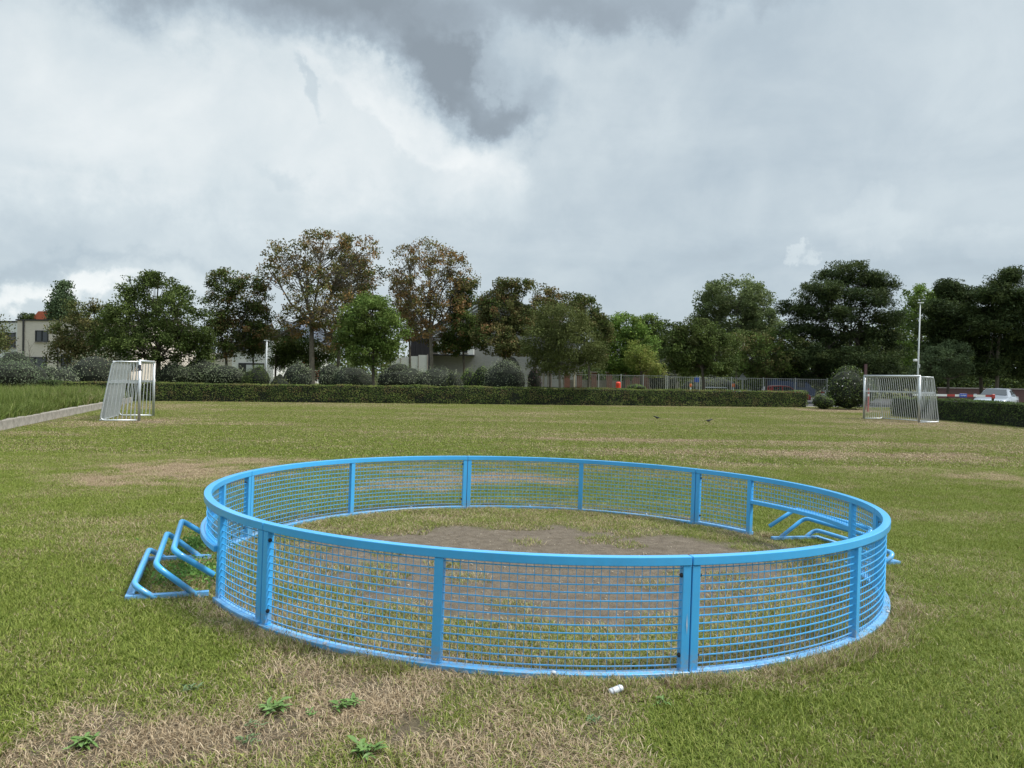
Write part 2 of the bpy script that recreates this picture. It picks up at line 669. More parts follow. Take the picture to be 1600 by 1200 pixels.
# ------------------------------------------------------------------ grass by instancing
def blade_material(name, greens, straws, thr=1.0):
    m = bpy.data.materials.new(name)
    m.use_nodes = True
    t = m.node_tree
    n, l = t.nodes.new, t.links.new
    b = t.nodes['Principled BSDF']
    b.inputs['Roughness'].default_value = .62
    b.inputs['Specular IOR Level'].default_value = .25
    ar = n('ShaderNodeAttribute')
    ar.attribute_name = 'rnd'
    ad = n('ShaderNodeAttribute')
    ad.attribute_type = 'INSTANCER'
    ad.attribute_name = 'dry'
    g = n('ShaderNodeNewGeometry')
    nz = n('ShaderNodeTexNoise')
    nz.inputs['Scale'].default_value = 2.2
    nz.inputs['Detail'].default_value = 4
    l(g.outputs['Position'], nz.inputs['Vector'])
    sp = n('ShaderNodeSeparateXYZ')
    l(ar.outputs['Vector'], sp.inputs[0])
    # local dryness = instance dry + noise
    a1 = n('ShaderNodeMath')
    a1.operation = 'MULTIPLY_ADD'
    l(nz.outputs['Fac'], a1.inputs[0])
    a1.inputs[1].default_value = .9
    a1.inputs[2].default_value = -.45
    a2 = n('ShaderNodeMath')
    a2.operation = 'ADD'
    l(ad.outputs['Fac'], a2.inputs[0])
    l(a1.outputs[0], a2.inputs[1])
    lt = n('ShaderNodeMath')
    lt.operation = 'LESS_THAN'
    l(sp.outputs[0], lt.inputs[0])
    l(a2.outputs[0], lt.inputs[1])

    def ramp(f, st):
        r = n('ShaderNodeValToRGB')
        e = r.color_ramp.elements
        e[0].position, e[0].color = 0, (*st[0], 1)
        e[1].position, e[1].color = 1, (*st[-1], 1)
        for i, c in enumerate(st[1:-1]):
            k = e.new((i + 1) / (len(st) - 1))
            k.color = (*c, 1)
        l(f, r.inputs[0])
        return r.outputs[0]
    cg = ramp(sp.outputs[1], greens)
    cs = ramp(sp.outputs[1], straws)
    k = n('ShaderNodeMix')
    k.data_type = 'RGBA'
    l(lt.outputs[0], k.inputs[0])
    l(cg, k.inputs[6])
    l(cs, k.inputs[7])
    l(k.outputs[2], b.inputs['Base Color'])
    tr = n('ShaderNodeBsdfTranslucent')
    l(k.outputs[2], tr.inputs['Color'])
    ms = n('ShaderNodeMixShader')
    ms.inputs[0].default_value = .28
    l(b.outputs[0], ms.inputs[1])
    l(tr.outputs[0], ms.inputs[2])
    l(ms.outputs[0], t.nodes['Material Output'].inputs[0])
    return m


GREENS = [(.098, .140, .018), (.165, .215, .030), (.225, .280, .048), (.34, .355, .10)]
STRAWS = [(.15, .10, .060), (.32, .24, .145), (.47, .37, .235), (.62, .51, .36)]
M_blade = blade_material('grass_blade', GREENS, STRAWS)


def blades(n, size, hmin, hmax, wid, lean, rng, square=True):
    """n tapered two-segment blades on a patch; returns V, F(tris), rnd"""
    bx = (rng.random((n, 2)) - .5) * size
    h = hmin + (hmax - hmin) * rng.random(n) ** 1.3
    a = rng.random(n) * 2 * np.pi
    ln = lean[0] + (lean[1] - lean[0]) * rng.random(n)
    d = np.stack([np.cos(a), np.sin(a)], -1)
    sd_ = np.stack([-np.sin(a), np.cos(a)], -1)
    a2 = a + (rng.random(n) - .5) * 1.8
    sd_ = np.stack([-np.sin(a2), np.cos(a2)], -1)
    w_ = wid * (.7 + .6 * rng.random(n))
    Vs = np.zeros((n, 5, 3))
    Vs[:, 0, :2] = bx - sd_ * w_[:, None] * .5
    Vs[:, 1, :2] = bx + sd_ * w_[:, None] * .5
    midp = bx + d * (np.sin(ln * .5) * h * .55)[:, None]
    mz = np.cos(ln * .5) * h * .55
    Vs[:, 2, :2] = midp + sd_ * w_[:, None] * .42
    Vs[:, 3, :2] = midp - sd_ * w_[:, None] * .42
    Vs[:, 2, 2] = mz
    Vs[:, 3, 2] = mz
    tip = midp + d * (np.sin(ln) * h * .5)[:, None]
    Vs[:, 4, :2] = tip
    Vs[:, 4, 2] = np.maximum(mz + np.cos(ln) * h * .5, .002)
    Vs[:, :2, 2] = -.01
    i = (np.arange(n) * 5)[:, None]
    F = np.concatenate([i + [[0, 1, 2]], i + [[0, 2, 3]], i + [[3, 2, 4]]], 0)
    rnd = np.repeat(np.stack([rng.random(n), rng.random(n), rng.random(n)], -1), 5, 0)
    return Vs.reshape(-1, 3), F, rnd


def scatter(name, protos, pts, kinds, rot, scl, dryv, material):
    """one object: proto blades + loose points, instanced by a small node group"""
    K = len(protos)
    Vs, Fs, Rn, pid = [], [], [], []
    off = 0
    for k, (v, f, r_) in enumerate(protos):
        Vs.append(v)
        Fs.append(f + off)
        Rn.append(r_)
        pid.append(np.full(len(v), k))
        off += len(v)
    npts = len(pts)
    V_ = np.concatenate(Vs + [pts])
    F_ = np.concatenate(Fs)
    me = mesh_np(name, V_, F_)
    total = len(V_)

    def attr(nm, typ, data, key):
        a_ = me.attributes.new(nm, typ, 'POINT')
        a_.data.foreach_set(key, np.ascontiguousarray(data, dtype=np.int32 if typ == 'INT' else np.float32).ravel())
    attr('proto', 'INT', np.concatenate(pid + [np.full(npts, -1)]), 'value')
    attr('kindid', 'INT', np.concatenate([np.full(off, -1), kinds]), 'value')
    attr('rnd', 'FLOAT_VECTOR', np.concatenate(Rn + [np.zeros((npts, 3))]), 'vector')
    attr('rot', 'FLOAT_VECTOR', np.concatenate([np.zeros((off, 3)), rot]), 'vector')
    attr('scl', 'FLOAT_VECTOR', np.concatenate([np.ones((off, 3)), scl]), 'vector')
    attr('dry', 'FLOAT', np.concatenate([np.zeros(off), dryv]), 'value')
    me.materials.append(material)
    o = link(name, me)
    ng = bpy.data.node_groups.new(name + '_nodes', 'GeometryNodeTree')
    ng.interface.new_socket('Geometry', in_out='INPUT', socket_type='NodeSocketGeometry')
    ng.interface.new_socket('Geometry', in_out='OUTPUT', socket_type='NodeSocketGeometry')
    n, l = ng.nodes.new, ng.links.new
    gi = n('NodeGroupInput')
    go = n('NodeGroupOutput')
    jn = n('GeometryNodeJoinGeometry')

    def named(nm, typ):
        a_ = n('GeometryNodeInputNamedAttribute')
        a_.data_type = typ
        a_.inputs['Name'].default_value = nm
        return a_.outputs['Attribute']

    def eq(sock, k):
        c = n('FunctionNodeCompare')
        c.data_type = 'INT'
        c.operation = 'EQUAL'
        l(sock, c.inputs[2])
        c.inputs[3].default_value = k
        return c.outputs[0]
    pr, kd, rt, sc_ = named('proto', 'INT'), named('kindid', 'INT'), named('rot', 'FLOAT_VECTOR'), named('scl', 'FLOAT_VECTOR')
    for k in range(K):
        s1 = n('GeometryNodeSeparateGeometry')
        s1.domain = 'POINT'
        l(gi.outputs[0], s1.inputs[0])
        l(eq(pr, k), s1.inputs[1])
        mp = n('GeometryNodeMeshToPoints')
        l(gi.outputs[0], mp.inputs['Mesh'])
        l(eq(kd, k), mp.inputs['Selection'])
        ip = n('GeometryNodeInstanceOnPoints')
        l(mp.outputs[0], ip.inputs['Points'])
        l(s1.outputs[0], ip.inputs['Instance'])
        e2 = n('FunctionNodeEulerToRotation')
        l(rt, e2.inputs[0])
        l(e2.outputs[0], ip.inputs['Rotation'])
        l(sc_, ip.inputs['Scale'])
        l(ip.outputs[0], jn.inputs[0])
    l(jn.outputs[0], go.inputs[0])
    md = o.modifiers.new('scatter', 'NODES')
    md.node_group = ng
    return o


def in_view(x, y, margin=1.0):
    return np.abs(x) < (y * .70 + margin)


def jitter_grid(x0, x1, y0, y1, s, rng):
    X, Y = np.meshgrid(np.arange(x0, x1, s), np.arange(y0, y1, s))
    X = X.ravel() + (rng.random(X.size) - .5) * s
    Y = Y.ravel() + (rng.random(Y.size) - .5) * s
    return X, Y


BED_P, BED_D = np.array((-13.66, 20.6)), np.array((-.3035, .9528))     # kerb line of the raised planting bed


def bed_side(x, y):
    """>0 left of the kerb (inside the bed)"""
    return -((x - BED_P[0]) * BED_D[1] - (y - BED_P[1]) * BED_D[0])


rg = np.random.default_rng(5)
protos = [
    blades(430, .30, .018, .052, .0042, (.5, 1.45), rg),
    blades(430, .30, .016, .062, .0038, (.8, 1.52), rg),
    blades(300, .30, .025, .085, .0036, (1.15, 1.57), rg),     # flattened straw
    blades(70, .20, .03, .10, .0042, (.5, 1.45), rg),          # longer tufts at the frame
    blades(320, .60, .018, .040, .010, (.6, 1.45), rg),        # far field
    blades(230, .60, .020, .060, .009, (1.0, 1.5), rg),
]
P_, K_, R_, S_, D_ = [], [], [], [], []


def addpts(X, Y, kinds, sc, scz, dryv, dz=0.0):
    n_ = len(X)
    P_.append(np.stack([X, Y, gz(X, Y) + dz], -1))
    K_.append(kinds)
    R_.append(np.stack([np.zeros(n_), np.zeros(n_), rg.random(n_) * 6.283], -1))
    S_.append(np.stack([sc, sc, scz], -1))
    D_.append(dryv)


# near field
X, Y = jitter_grid(-12, 12, 2.3, 15, .135, rg)
k_ = in_view(X, Y, .8)
X, Y = X[k_], Y[k_]
dv, bv = masks(X, Y)
rr = np.hypot(X - RC[0], Y - RC[1])
keep = rg.random(len(X)) > bv * .97
keep &= rg.random(len(X)) > (dv > .6) * .12
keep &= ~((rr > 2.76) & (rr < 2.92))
X, Y, dv = X[keep], Y[keep], dv[keep]
kd_ = np.where(rg.random(len(X)) < dv * 1.1, 2, np.where(rg.random(len(X)) < .5, 0, 1))
scz = (.60 + .45 * rg.random(len(X))) * (1 - .30 * dv)
addpts(X, Y, kd_, .85 + .3 * rg.random(len(X)), scz, np.clip(dv * 1.05, 0, 1))
# middle and far field
X, Y = jitter_grid(-40, 42, 15, 54, .36, rg)
k_ = in_view(X, Y, 1.5) & (bed_side(X, Y) < -.35) & (Y < 43.3 + (X + 20) * .21 - .2)
X, Y = X[k_], Y[k_]
dv, bv = masks(X, Y)
keep = rg.random(len(X)) > bv
X, Y, dv = X[keep], Y[keep], dv[keep]
kd_ = np.where(rg.random(len(X)) < dv * 1.0, 5, 4)
sc = .8 + .5 * rg.random(len(X))
addpts(X, Y, kd_, sc, sc * (1 - .3 * dv), np.clip(dv * 1.05 + .05, 0, 1))
# tufts hugging the frame, inside and out
th_ = rg.random(1900) * 2 * np.pi
r_ = np.where(rg.random(1900) < .5, 2.955 + .10 * rg.random(1900) ** 2, 2.72 - .16 * rg.random(1900) ** 2)
X, Y = RC[0] + r_ * np.cos(th_), RC[1] + r_ * np.sin(th_)
nn_ = fbm(X * 3, Y * 3, 77)
k_ = nn_ > .49
X, Y = X[k_], Y[k_]
addpts(X, Y, np.full(len(X), 3), .6 + .6 * rg.random(len(X)), .25 + .5 * rg.random(len(X)), .25 + .5 * rg.random(len(X)))
th_ = rg.random(1500) * 2 * np.pi
r_ = 2.925 + .09 * rg.random(1500)
X, Y = RC[0] + r_ * np.cos(th_), RC[1] + r_ * np.sin(th_)
k_ = fbm(X * 4, Y * 4, 97) > .56
X, Y = X[k_], Y[k_]
addpts(X, Y, np.full(len(X), 3), .5 + .5 * rg.random(len(X)), .5 + .6 * rg.random(len(X)), .1 + .7 * rg.random(len(X)))
# scattered longer tufts on the worn ground
X, Y = jitter_grid(-6, 6, 2.8, 11, .55, rg)
dv, bv = masks(X, Y)
k_ = (rg.random(len(X)) < .45 * (1 - bv) + .02) & ((np.hypot(X - RC[0], Y - RC[1]) > 3.0) | (np.hypot(X - RC[0], Y - RC[1]) < 2.7))
X, Y, dv = X[k_], Y[k_], dv[k_]
addpts(X, Y, np.full(len(X), 3), .6 + .8 * rg.random(len(X)), .3 + .35 * rg.random(len(X)), dv * .35)
grass = scatter('lawn_grass', protos, np.concatenate(P_), np.concatenate(K_), np.concatenate(R_), np.concatenate(S_), np.concatenate(D_), M_blade)
tag(grass, 'short mown grass with straw coloured dry blades covering the field', 'grass', kind='stuff')

# ------------------------------------------------------------------ the blue ball cage
M_blue = mat('blue_paint', (.058, .40, .80), .30, var=.07, scale=2.2, spec=.6, coat=.25)


def add_wear(m, dust, zlo, zhi, amount):
    """dust settled low down and small rubbed specks"""
    t = m.node_tree
    n, l = t.nodes.new, t.links.new
    b = t.nodes['Principled BSDF']
    src = b.inputs['Base Color'].links[0].from_socket
    tc = n('ShaderNodeTexCoord')
    sp = n('ShaderNodeSeparateXYZ')
    l(tc.outputs['Object'], sp.inputs[0])
    mr = n('ShaderNodeMapRange')
    mr.inputs['From Min'].default_value = zhi
    mr.inputs['From Max'].default_value = zlo
    mr.inputs['To Min'].default_value = .05
    l(sp.outputs[2], mr.inputs['Value'])
    nz = n('ShaderNodeTexNoise')
    nz.inputs['Scale'].default_value = 28
    nz.inputs['Detail'].default_value = 8
    nz.inputs['Roughness'].default_value = .75
    l(tc.outputs['Object'], nz.inputs['Vector'])
    m2 = n('ShaderNodeMapRange')
    m2.inputs['From Min'].default_value = .42
    m2.inputs['From Max'].default_value = .68
    l(nz.outputs['Fac'], m2.inputs['Value'])
    mu = n('ShaderNodeMath')
    mu.operation = 'MULTIPLY'
    l(mr.outputs[0], mu.inputs[0])
    l(m2.outputs[0], mu.inputs[1])
    mu2 = n('ShaderNodeMath')
    mu2.operation = 'MULTIPLY'
    mu2.use_clamp = True
    l(mu.outputs[0], mu2.inputs[0])
    mu2.inputs[1].default_value = amount
    k = n('ShaderNodeMix')
    k.data_type = 'RGBA'
    l(mu2.outputs[0], k.inputs[0])
    l(src, k.inputs[6])
    k.inputs[7].default_value = (*dust, 1)
    l(k.outputs[2], b.inputs['Base Color'])


add_wear(M_blue, (.30, .27, .22), .02, .16, 1.1)
M_blue_worn = mat('blue_paint_dusty', (.07, .36, .76), .45, col2=(.20, .46, .74), var=.2, scale=9, bump=.25, spec=.4)
add_wear(M_blue_worn, (.26, .22, .17), -.02, .06, 1.0)
M_black = mat('black_plastic', (.012, .012, .013), .5)
M_worn = mat('scuffed_bare_metal', (.45, .50, .56), .6, var=.2, scale=20)

cage = thing('ball_cage', 'round bright blue steel mesh ball cage standing on the worn grass', 'ball cage', (RC[0], RC[1], 0))
cage.rotation_euler = (TY, -TX, 0)


def arc(r0, r1, z0, z1, a0, a1, step=2.0):
    """curved box section between angles (deg)"""
    n = max(2, int(abs(a1 - a0) / step) + 1)
    m = MB()
    vs = []
    for i in range(n):
        a = rad(a0 + (a1 - a0) * i / (n - 1))
        c, s = math.cos(a), math.sin(a)
        vs.append([(r0 * c, r0 * s, z0), (r1 * c, r1 * s, z0), (r1 * c, r1 * s, z1), (r0 * c, r0 * s, z1)])
    for q in vs:
        m.v += q
    for i in range(n - 1):
        for k in range(4):
            m.f.append((i * 4 + k, i * 4 + (k + 1) % 4, (i + 1) * 4 + (k + 1) % 4, (i + 1) * 4 + k))
    m.f.append((3, 2, 1, 0))
    e = (n - 1) * 4
    m.f.append((e, e + 1, e + 2, e + 3))
    return m


JO = [-75.2, -13.6, 47.3, 107.1, 171.8, 230.2, 284.8]
MID = {0: [-46.3], 1: [-.6, 32.6], 2: [77.4], 3: [138.3], 4: [184.6, 216.8], 5: [256.4]}
HR = .66
R0, R1 = 2.802, 2.858
gapd = math.degrees(.0035 / RR)
pw = math.degrees(.050 / RR)


def post(ang_c, width_deg, nm='post'):
    return arc(R0 + .003, R1 - .004, .030, HR - .052, ang_c - width_deg / 2, ang_c + width_deg / 2, 1.0).build(nm, M_blue, cage, bevel=.0025)


def cage_bay(a0, a1, z0, far, ntop=14):
    """mesh infill between two posts"""
    rw = 2.832
    zt = HR - .056
    sp = .0443
    z = zt - .012
    zs = []
    while z > z0 + .012:
        zs.append(z)
        z -= sp
    for z in zs:
        m = MB()
        n = max(3, int((a1 - a0) / 2.5) + 1)
        m.tube([(rw * math.cos(rad(a0 + (a1 - a0) * i / (n - 1))), rw * math.sin(rad(a0 + (a1 - a0) * i / (n - 1))), z) for i in range(n)], .0043, 4, cap=False)
        m.build('horizontal_wire', M_blue, cage)
    nv = int(round(rad(a1 - a0) * rw / .0450))
    allm = MB()
    for i in range(1, nv):
        a = rad(a0 + (a1 - a0) * i / nv)
        pts = [(2.8265 * math.cos(a), 2.8265 * math.sin(a), z0 - .004), (2.8265 * math.cos(a), 2.8265 * math.sin(a), zt + .006)]
        if far:
            allm.tube(pts, .0023, 4, cap=False)
        else:
            MB().tube(pts, .0023, 4, cap=False).build('vertical_wire', M_blue, cage)
    if far:
        tag(allm.build('far_vertical_wires', M_blue, cage), kind='stuff')


for i in range(6):
    a0, a1 = JO[i], JO[i + 1]
    far = i in (1, 2, 3)
    arc(R0, R1, HR - .050, HR, a0 + gapd, a1 - gapd).build('top_rail', M_blue, cage, bevel=.004, seg=2)
    e0, e1 = a0 + gapd + pw * .5, a1 - gapd - pw * .5
    post(e0, pw * .98)
    post(e1, pw * .98)
    edges = [e0] + MID[i] + [e1]
    for m_ in MID[i]:
        post(m_, pw * 1.05)
    goal = i in (1, 4)
    # base
    if goal:
        arc(R0, R1 + .016, -.01, .030, a0 + gapd, MID[i][0] + pw * .5).build('base_rail', M_blue_worn, cage, bevel=.003)
        arc(R0, R1 + .016, .0, .042, MID[i][1] - pw * .5, a1 - gapd).build('base_rail', M_blue_worn, cage, bevel=.003)
        arc(R0 + .002, R1 + .018, .352, .392, MID[i][0] + pw * .55, MID[i][1] - pw * .55).build('goal_bar', M_blue, cage, bevel=.003)
    else:
        arc(R0, R1 + .016, -.01, .030, a0 + gapd, a1 - gapd).build('base_rail', M_blue_worn if i == 0 else M_blue, cage, bevel=.003)
    for k in range(len(edges) - 1):
        z0 = .394 if (goal and k == 1) else .036
        cage_bay(edges[k] + pw * .5, edges[k + 1] - pw * .5, z0, far)
    # bolts through the side of the end posts
    for e, sgn in ((e0, 1), (e1, -1)):
        for z in (.555, .115):
            a = rad(e + sgn * pw * .52)
            m = MB()
            c = Vector((2.838 * math.cos(a), 2.838 * math.sin(a), z))
            tdir = Vector((-math.sin(a), math.cos(a), 0)) * sgn
            m.tube([c - tdir * .004, c + tdir * .006, c + tdir * .012], [.013, .013, .007], 10)
            m.build('bolt_cap', M_black, cage)
    # studs on the base flange
    if not goal:
        for f_ in (.22, .72):
            a = rad(a0 + (a1 - a0) * f_)
            MB().lathe([(.014, .0), (.014, .008), (.008, .013)], 10, (2.866 * math.cos(a), 2.866 * math.sin(a), .030)).build('anchor_bolt', M_worn, cage)
# scratch on the joint post (bare streak)
a = rad(JO[0] - gapd - pw * .5)
c = Vector((2.8567 * math.cos(a), 2.8567 * math.sin(a), .30))
td = Vector((-math.sin(a), math.cos(a), 0))
m = MB()
nrm = Vector((math.cos(a), math.sin(a), 0)) * .0004
m.poly([c + nrm + td * .004 + Vector((0, 0, .05)), c + nrm + td * .009 + Vector((0, 0, -.02)), c + nrm + td * .006 + Vector((0, 0, -.07)), c + nrm + td * .001 + Vector((0, 0, -.01))])
m.build('paint_scratch', M_worn, cage)


def round_path(pts, rr_, n=5):
    pts = [Vector(p) for p in pts]
    out_ = [pts[0]]
    for i in range(1, len(pts) - 1):
        p, a, b = pts[i], (pts[i - 1] - pts[i]), (pts[i + 1] - pts[i])
        d = min(rr_, a.length * .45, b.length * .45)
        A, B = p + a.normalized() * d, p + b.normalized() * d
        for k in range(n + 1):
            t_ = k / n
            out_.append(A * (1 - t_) ** 2 + p * 2 * t_ * (1 - t_) + B * t_ ** 2)
    out_.append(pts[-1])
    return out_


for phi, ro_ in ((200.6, 0.0), (14.5, .05)):
    c_, s_ = math.cos(rad(phi)), math.sin(rad(phi))

    def gl(r, t, z):
        r += 2.742 + (ro_ if r > .1 else 0)
        return (r * c_ - t * s_, r * s_ + t * c_, z)
    for (rc, zc, rf, zf) in ((.535, .105, .355, -.02), (.402, .235, .09, -.02), (.292, .335, .02, .15)):
        tf = .60
        pts = round_path([gl(rf, tf, zf), gl(rc, tf, zc), gl(rc, -tf, zc), gl(rf, -tf, zf)], .085)
        MB().tube(pts, .0215, 12).build('goal_hoop', M_blue, cage, smooth=True)
    fr_ = MB()
    for a_, b_ in (((.05, .59), (.56, .59)), ((.05, -.59), (.56, -.59))):
        p, q = Vector(gl(a_[0], a_[1], .022)), Vector(gl(b_[0] - .028, b_[1], .022))
        fr_.box(((p + q) / 2), ((q - p).length, .05, .030), math.atan2(q.y - p.y, q.x - p.x))
    p, q = Vector(gl(.56, -.615, .0225)), Vector(gl(.56, .615, .0225))
    fr_.box(((p + q) / 2), ((q - p).length, .05, .029), math.atan2(q.y - p.y, q.x - p.x))
    fr_.build('goal_base_frame', M_blue_worn, cage)

# ------------------------------------------------------------------ foliage helpers
M_leaf = bpy.data.materials.new('foliage')
M_leaf.use_nodes = True
t = M_leaf.node_tree
b = t.nodes['Principled BSDF']
b.inputs['Roughness'].default_value = .75
b.inputs['Specular IOR Level'].default_value = .12
at_ = t.nodes.new('ShaderNodeAttribute')
at_.attribute_name = 'leafcol'
t.links.new(at_.outputs['Color'], b.inputs['Base Color'])
trn = t.nodes.new('ShaderNodeBsdfTranslucent')
t.links.new(at_.outputs['Color'], trn.inputs['Color'])
ms = t.nodes.new('ShaderNodeMixShader')
ms.inputs[0].default_value = .25
t.links.new(b.outputs[0], ms.inputs[1])
t.links.new(trn.outputs[0], ms.inputs[2])
t.links.new(ms.outputs[0], t.nodes['Material Output'].inputs[0])
M_bark = mat('bark', (.10, .085, .065), .9, var=.3, scale=6, bump=.6)
M_bark_pale = mat('pale_bark', (.17, .15, .115), .9, var=.25, scale=6, bump=.5)
M_core = mat('dark_core', (.012, .016, .008), .95)  # near-black fill for the solid hedge and shrub cores


def leaves_mesh(name, C, size, colr, rng, up=.5, aspect=.55, nrm=None):
    n = len(C)
    nv = rng.normal(size=(n, 3))
    nv /= np.linalg.norm(nv, axis=1)[:, None]
    if nrm is not None:
        nv = nv * .8 + nrm
    nv[:, 2] += up
    nv /= np.linalg.norm(nv, axis=1)[:, None]
    a = rng.normal(size=(n, 3))
    u = np.cross(nv, a)
    u /= np.linalg.norm(u, axis=1)[:, None] + 1e-9
    v = np.cross(nv, u)
    s = (np.asarray(size) * .98 * (.7 + .6 * rng.random(n)))[:, None]
    Vv = np.stack([C - u * s * .5, C + v * s * .5 * aspect, C + u * s * .5, C - v * s * .5 * aspect], 1).reshape(-1, 3)
    F = np.arange(n * 4).reshape(n, 4)
    me = mesh_np(name, Vv, F)
    ca = me.attributes.new('leafcol', 'FLOAT_COLOR', 'POINT')
    cc = np.repeat(np.concatenate([colr, np.ones((n, 1))], 1), 4, 0).astype(np.float32)
    ca.data.foreach_set('color', cc.ravel())
    me.materials.append(M_leaf)
    return me


def palette(cols, n, rng, per, clump_ids, var=.22):
    """choose per clump colour from palette then vary per leaf"""
    cols = np.array(cols)
    nc = clump_ids.max() + 1
    pick = rng.integers(0, len(cols), nc)
    base = cols[pick][clump_ids]
    # a share of the leaves take another colour of the palette
    sw = rng.random(n) < per
    base[sw] = cols[rng.integers(0, len(cols), sw.sum())]
    bright = (1 + (rng.random(nc)[clump_ids] - .5) * .5) * (1 + (rng.random(n) - .5) * 2 * var)
    return np.clip(base * bright[:, None] * 2.05, .003, .9)


TREE_N = 0


def tree(label, ells, D, trunk, cols, group=None, clumps=90, lpc=70, clump_r=.55, leaf=.16, shell=.45, seed=None, name='tree',
         bark=M_bark, trunk_r=.16, flat=.75, aspect=.6, up=.5, mix=.25, twigs=6, trunk_top=None, forks=None, depth=.85, fill=1.5):
    """ells: crown lobes (px,py,rx,ry) in photo scale at distance D; trunk: (px at ground, px at fork, py at fork)"""
    global TREE_N
    TREE_N += 1
    rng = np.random.default_rng(seed if seed is not None else 100 + TREE_N)
    trunk_r *= .62
    ells = [(e[0], e[1], e[2] * 1.09, e[3] * 1.07) for e in ells]
    k = D / FPX
    bx = W(trunk[0], 600, D)
    base = G(bx.x, bx.y)
    root = thing(name, label, 'tree', base, 0, group)
    inv = np.array(base)
    # clumps
    cents, ids = [], []
    area = np.array([e[2] * e[3] for e in ells], float)
    clumps = int(clumps * fill)
    lpc = int(lpc * 1.35)
    cnt = np.maximum(4, (clumps * area / area.sum()).astype(int))
    lobes = []
    for e, m_ in zip(ells, cnt):
        dd = D + (rng.random() - .5) * e[2] * k * .8
        c = np.array(W(e[0], e[1], dd))
        R = np.array([e[2] * k, e[2] * k * depth, e[3] * k])
        lobes.append((c, R, m_))
        d = rng.normal(size=(m_, 3))
        d /= np.linalg.norm(d, axis=1)[:, None]
        rr_ = shell + (1 - shell) * rng.random(m_) ** .6
        rr_ *= (1 - .22 * clump_r / max(R.min(), clump_r))
        cents.append(c + d * R * rr_[:, None])
    CC = np.concatenate(cents)
    nL = len(CC) * lpc
    ids = np.repeat(np.arange(len(CC)), lpc)
    rc_ = clump_r * (.65 + .7 * rng.random(len(CC)))
    off = np.clip(rng.normal(size=(nL, 3)), -1.45, 1.45) * .5
    off[:, 2] *= flat
    C = CC[ids] + off * rc_[ids][:, None]
    C = C[C[:, 2] > base.z + .05]
    ids = ids[:len(C)]
    colr = palette(cols, len(C), rng, mix, ids)
    me = leaves_mesh('crown', C - inv, leaf, colr, rng, up, aspect)
    link('crown', me, None, root)
    # trunk and limbs
    fk = W(trunk[1], trunk[2], D) - base
    tb = MB()
    midp = Vector((fk.x * .35 + (rng.random() - .5) * .15, 0, fk.z * .5))
    tb.tube([(0, 0, -.1), (0, 0, .12), midp, fk], [trunk_r * 1.5, trunk_r * 1.12, trunk_r, trunk_r * .85], 9)
    tb.build('trunk', bark, root, smooth=True)
    br = MB()
    for c, R, m_ in lobes:
        tgt = Vector(c - inv)
        s0 = fk.copy()
        dv_ = tgt - s0
        mid_ = s0 + dv_ * .5 + Vector(((rng.random() - .5) * .5, (rng.random() - .5) * .5, -.12 * dv_.length * (1 if dv_.z > 0 else -.5)))
        r0_ = trunk_r * .55
        br.tube([s0 - Vector((0, 0, .1)), mid_, tgt], [r0_, r0_ * .7, r0_ * .4], 6, cap=False)
        sel = [p for p in CC if np.linalg.norm((p - c) / R) < 1.05]
        rng.shuffle(sel)
        for p in sel[:int(twigs * max(1, m_ / 12))]:
            e_ = Vector(p - inv)
            a_ = mid_.lerp(tgt, .3 + .7 * rng.random())
            q_ = a_.lerp(e_, .5) + Vector((0, 0, -.12 * (e_ - a_).length))
            br.tube([a_, q_, e_], [r0_ * .35, r0_ * .24, .012], 4, cap=False)
    br.build('branches', bark, root, smooth=True)
    return root


DKG = [(.028, .042, .011), (.040, .056, .014), (.050, .068, .018), (.034, .046, .014)]
OLV = [(.045, .052, .018), (.060, .062, .022), (.075, .066, .026), (.038, .050, .016)]
MIDG = [(.044, .070, .016), (.060, .090, .021), (.078, .108, .027)]
BRN = [(.125, .078, .034), (.100, .072, .030), (.080, .074, .028), (.150, .090, .038), (.064, .064, .022), (.072, .072, .024)]
BRO = [(.090, .066, .028), (.060, .060, .022), (.120, .075, .034), (.045, .052, .018)]
LIM = [(.090, .140, .028), (.075, .125, .026), (.120, .160, .035), (.060, .100, .024)]
PINE = [(.017, .027, .010), (.024, .035, .012), (.033, .044, .015)]
GRYG = [(.070, .090, .036), (.056, .076, .028), (.088, .108, .044)]
OLG = [(.054, .064, .021), (.066, .075, .025), (.044, .054, .017)]

# ------------------------------------------------------------------ trees, left to right
tree('dark olive tree leaning into the picture at its left edge', [(-22, 520, 36, 30), (-4, 540, 20, 16)], 50, (-40, -36, 560), OLV, clumps=34, lpc=60, leaf=.15)
tree('far windswept grey green poplar behind the beige house', [(97, 478, 17, 34), (104, 456, 13, 22), (88, 492, 14, 24)], 95, (95, 95, 520), [(.050, .070, .034), (.040, .058, .030)], clumps=60, lpc=60, clump_r=.9, leaf=.28, name='poplar_tree')
tree('small far conifer tip above the flat roofed house', [(38, 497, 7, 9)], 100, (38, 38, 510), PINE, clumps=10, lpc=50, clump_r=.5, leaf=.2, name='conifer_tree')
tree('second small far conifer tip beside the red gable', [(50, 498, 6, 8)], 100, (50, 50, 510), PINE, clumps=9, lpc=50, clump_r=.5, leaf=.2, name='conifer_tree')
tree('wide olive green tree in front of the beige house', [(118, 515, 42, 40), (105, 550, 30, 22), (150, 500, 36, 32), (150, 550, 40, 24)], 53, (142, 142, 565), OLV, clumps=110, lpc=75, leaf=.15, clump_r=.5)
tree('large dark green tree right behind the left goal', [(240, 470, 48, 46), (205, 505, 48, 42), (285, 500, 48, 48), (245, 540, 72, 38), (248, 436, 24, 14), (196, 452, 14, 10), (310, 540, 26, 36), (175, 525, 30, 36)],
     50, (248, 248, 560), DKG, clumps=260, lpc=75, leaf=.15, clump_r=.5, trunk_r=.26)
